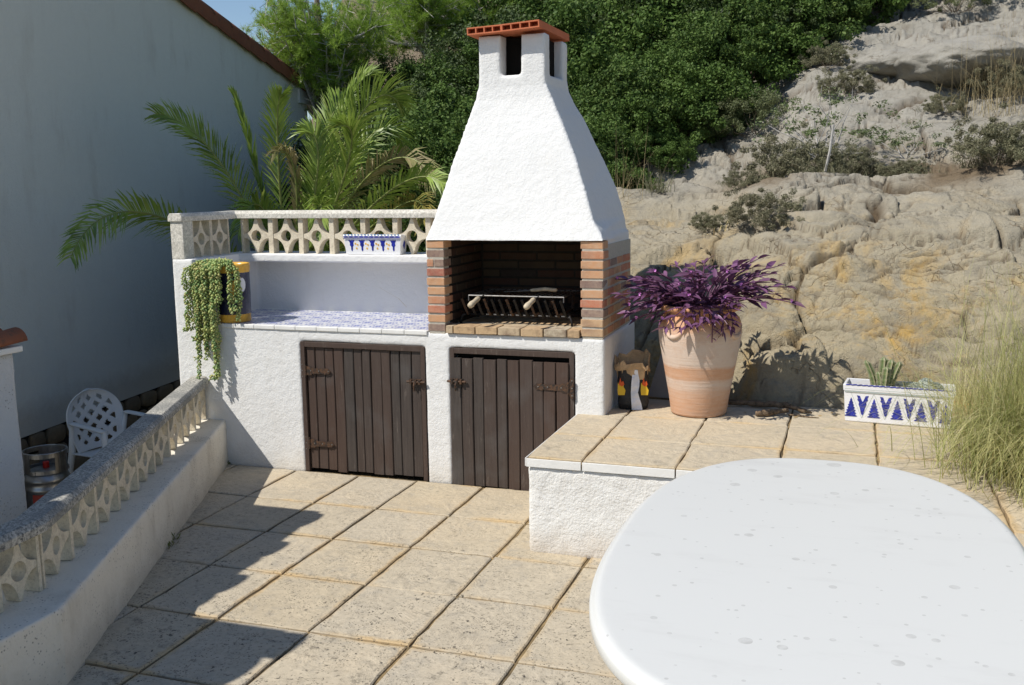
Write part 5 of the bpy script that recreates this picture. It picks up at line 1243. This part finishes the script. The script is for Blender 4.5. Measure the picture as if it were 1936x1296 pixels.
def bush_label(px, y, r):
    wh = 'behind the palm' if px < 690 else 'between palm and chimney hood' if px < 905 else 'behind the chimney hood' if px < 1060 else 'just right of the chimney' if px < 1180 else 'mid slope, well right of the chimney' if px < 1340 else 'above the hollow of the rock' if px < 1520 else 'right of the hollow, below the upper boulders' if px < 1620 else 'at the far right end of the dark mass'
    dp = 'front' if y < 9.3 else 'second row' if y < 10.8 else 'upper' if y < 12.7 else 'topmost'
    return '%s %s dark evergreen shrub %s' % ('small' if r < .65 else 'big', dp, wh)
for i, (px, y, r, k) in enumerate(bl): place_bush(px, y, r, k, bush_label(px, y, r))
# small olive shrub in front of the dark mass
BM.append(bush_mesh(90, 120, .022, 'olive_shrub', 9)); BM.append(bush_mesh(120, 150, .030, 'dry_shrub', 10, .8, .6, .28)); BM.append(bush_mesh(34, 46, .028, 'sparse_leaf', 12, .7, .7, .4))
place_bush(1425, 10.2, .42, 4, 'light olive-green shrub at the front edge of the dark evergreens', .35, None)
place_bush(1790, 12.2, .42, 4, 'bright green shrub growing beside the upper right boulder', .35, None)
place_bush(1905, 12.5, .60, 4, 'olive shrub behind the tall dry grass at the upper right', .3, None, 1.3)
for px, y, r, lb in ((1440, 7.0, .28, 'round grey-brown dry shrub on the rock above the purple plant'), (1340, 7.3, .15, 'small grey dry shrub near the chimney side of the rock'), (1490, 8.55, .42, 'dry grey-green scrub at the foot of the bare branched bush'), (1720, 8.6, .15, 'small dark dry shrub alone on the upper slab'), (1885, 8.1, .36, 'large grey-green dry shrub at the right edge of the rock'), (1600, 8.5, .28, 'low brownish scrub in the hollow behind the main outcrop'), (1930, 8.3, .32, 'brownish dry shrub cut by the right picture edge'), (1690, 8.45, .22, 'low tan scrub strip right of the hollow'), (1400, 8.3, .16, 'small dry tuft under the pale rock shelf'), (1880, 10.0, .32, 'dry brown bush under the tall grass stalks'), (1560, 11.0, .26, 'thin grey bush on the shaded ledge'), (1600, 10.4, .3, 'pale dry bush at the foot of the dark evergreens'),(1780, 9.9, .2, 'little grey brush beside the tall dry grass')):
    o = place_bush(px, y, r, 5, lb, .36, None, 1.0, 'dry_shrub')
# sparse grey-branched bush
x = at(1560, 300, 1, 8.9).x; y = 8.9; z = tz(x, y)
o = empty('sparse_bush', (x, y, z), 'sparse bush with bare pale branches and few leaves before the upper slab', 'shrub')
f = link('foliage', BM[6], o); f.scale = (.62, .5, .5); f.location = (0, 0, .22); t = link('branches', twig_mesh(20, 'grey_twig', 8, 1., .014, .7), o); t.scale = (.62, .5, .62)
o = empty('sparse_bush', (x+.65, y+.25, z+.02), 'low spreading sparse green sprays lying on the slab right of the bare bush', 'shrub')
f = link('foliage', BM[6], o); f.scale = (.5, .4, .28); f.location = (0, 0, .10); t = link('branches', twig_mesh(9, 'grey_twig', 18, 1., .012, .5), o); t.scale = (.5, .4, .3)
MB().tube([(0, 0, 0), (.03, 0, .16), (.05, .01, .36)], .011, 6).build('dead_branch', M['grey_twig'], None, loc=tuple(at(1560, 325, 1, 8.25)))
tag(bpy.data.objects['dead_branch'], 'pale dead stem standing upright in front of the bare bush', 'branch')
# tall dry grasses
for px, y, n_, h_, sp_, lb in ((1905, 9.6, 150, 1.15, .8, 'tall dry straw stalks rising at the upper right'), (1830, 9.9, 60, .9, .7, 'thin tall dry grass stalks left of the main straw clump'), (1950, 9.9, 80, 1.1, .8, 'tall dry stalks at the right picture edge'), (1190, 8.35, 40, .75, .5, 'dry grass stalks in front of the dark shrubs by the chimney'), (1500, 8.35, 260, .26, .3, 'matted grey grass tuft in the hollow of the rock'), (1620, 8.45, 220, .2, .35, 'low dry grass fringe in the rock hollow'), (1570, 8.35, 220, .18, .35, 'brownish grass fringe below the bare bush'), (1440, 8.3, 160, .16, .3, 'small grass fringe at the left end of the hollow'), (1750, 8.4, 200, .16, .3, 'short dry grass along the crest of the outcrop'), (1850, 8.2, 180, .2, .3, 'dry grass under the grey-green shrub at right'), (1240, 8.5, 120, .3, .3, 'grassy tuft under the shrubs near the chimney')):
    x = at(px, 300, 1, y).x; tuft('dry_grass_tuft', (x, y, tz(x, y)-.01), n_, h_, sp_, 'straw' if h_ > .5 else 'dry_shrub', lb, 'grass', .0016 if h_ > .5 else .0030, .5, h0=.3)
# dead agave-like leaves beside the round shrub
x = at(1375, 380, 1, 7.15).x; tuft('dead_leaf_clump', (x, 7.15, tz(x, 7.15)), 16, .24, .30, 'straw', 'tan dead strap leaves beside the round dry shrub', 'plant', .012, .9)
# straw behind the shelf
x = -2.45; tuft('dry_grass_tuft', (x, 6.5, .55), 220, 1.0, .5, 'straw', 'pale dry grass seen through the balustrade beside the chimney', 'grass', .003, .6)
# boulders
def boulder(loc, r, sc, seedv, label):
    bmv = bmesh.new(); bmesh.ops.create_icosphere(bmv, subdivisions=5, radius=1); V_ = np.array([v.co[:] for v in bmv.verts])
    d = .30*fbm(V_[:, 0]*1.6+seedv, V_[:, 1]*1.6+V_[:, 2]*1.3, seedv, 5)+.16*fbm(V_[:, 2]*4+seedv, V_[:, 0]*4+V_[:, 1]*3, seedv+5, 5)
    for v, k in zip(bmv.verts, d): v.co = v.co*(1+k)
    me = bpy.data.meshes.new('boulder'); bmv.to_mesh(me); bmv.free(); me.materials.append(M['rock']); me.shade_smooth(); o = link('boulder', me, None, loc); o.scale = (r*sc[0], r*sc[1], r*sc[2]); o.rotation_euler.z = seedv; tag(o, label, 'boulder')
for px, y, r, sc, s_, lb in ((1815, 13.5, .62, (1, .9, .62), 3, 'large pale rounded boulder at the upper right'), (1810, 10.6, .55, (1.5, 1, .42), 5, 'flat grey rounded boulder below the bright green shrub'), (1915, 13.2, .5, (1, 1, .55), 8, 'pale boulder at the right edge behind the straw'), (1730, 17.0, .7, (1, 1, .8), 9, 'pale rock knob on the skyline at the upper right'), (1690, 10.9, .35, (1.3, 1, .4), 12, 'low grey rock under the dark shrubs')):
    x = at(px, 100, 1, y).x; boulder((x, y, tz(x, y)+r*sc[2]*.35), r, sc, s_, lb)
# ------------------------------------------------------------------ pine
def pine(name, base, crown_c, rad, n_l, n_t, label, seedv, mat='pine_leaf'):
    rnd = random.Random(seedv); root = empty(name, base, label, 'tree'); base = Vector(base); cc = Vector(crown_c)-base; mb = MB()
    tr = [Vector((0, 0, -.3)), cc*.35+Vector((.1, 0, 0)), cc*.75, cc+Vector((0, 0, rad[2]*.6))]; mb.tube(tr, [.13, .10, .07, .03], 9); mb.build('trunk', M['bark'], root, smooth=True)
    LB_ = MB(); cen = []
    for k in range(n_l):
        a = rnd.uniform(0, 6.28); u = rnd.uniform(-.75, .95); s = math.sqrt(1-u*u); e = cc+Vector((rad[0]*s*math.cos(a), rad[1]*s*math.sin(a), rad[2]*u))*rnd.uniform(.7, 1); st = cc*rnd.uniform(.45, 1.0)
        md = (st+e)*.5+Vector((0, 0, -.12)); pts = [st, md, e]; P = [st*(1-t)**2+md*2*t*(1-t)+e*t*t for t in (0, .25, .5, .75, 1)]; LB_.tube(P, [.035, .028, .02, .013, .006], 5)
        for q in range(9):
            t = rnd.uniform(.35, 1); c = st*(1-t)**2+md*2*t*(1-t)+e*t*t; f = c+Vector((rnd.gauss(0, .22), rnd.gauss(0, .22), rnd.gauss(.05, .15))); LB_.tube([c, f], [.007, .003], 3, False)
            for w_ in range(5): cen.append((c.lerp(f, rnd.uniform(.3, 1.1))+Vector((rnd.gauss(0, .05),)*3), (f-c).normalized()))
    LB_.build('limbs', M['grey_twig'], root); g = np.random.default_rng(seedv); ci = g.integers(0, len(cen), n_t); C_ = np.array([tuple(c[0]) for c in cen])[ci]+g.normal(size=(n_t, 3))*.035; D_ = np.array([tuple(c[1]) for c in cen])[ci]
    k = 26; C2 = np.repeat(C_, k, 0); D2 = np.repeat(D_, k, 0); d = g.normal(size=(n_t*k, 3))*.75+D2*.5+np.array([0, 0, .45]); d /= np.linalg.norm(d, axis=1, keepdims=True); s = np.cross(d, g.normal(size=d.shape)); s /= np.linalg.norm(s, axis=1, keepdims=True)
    L = g.uniform(.05, .10, (n_t*k, 1)); V_ = np.stack([C2-s*.0022, C2+s*.0022, C2+d*L+s*.0012, C2+d*L-s*.0012], 1).reshape(-1, 3); o = link('crown', np_mesh(V_, np.arange(len(V_)).reshape(-1, 4), M[mat]), root); o['kind'] = 'stuff'
def pin(px, py, y): return tuple(at(px, py, 1, y))
pine('pine_tree', (at(640, 300, 1, 12.5).x, 12.5, tz(at(640, 300, 1, 12.5).x, 12.5)), pin(600, 45, 12.0), (1.0, 1.0, .75), 44, 3000, 'bright green pine with open branches above the palm', 21)
pine('pine_tree', (at(820, 300, 1, 13.5).x, 13.5, tz(at(820, 300, 1, 13.5).x, 13.5)), pin(800, 10, 13.5), (1.2, 1.0, .8), 40, 2600, 'pine with grey bare branches left of the chimney top', 22)
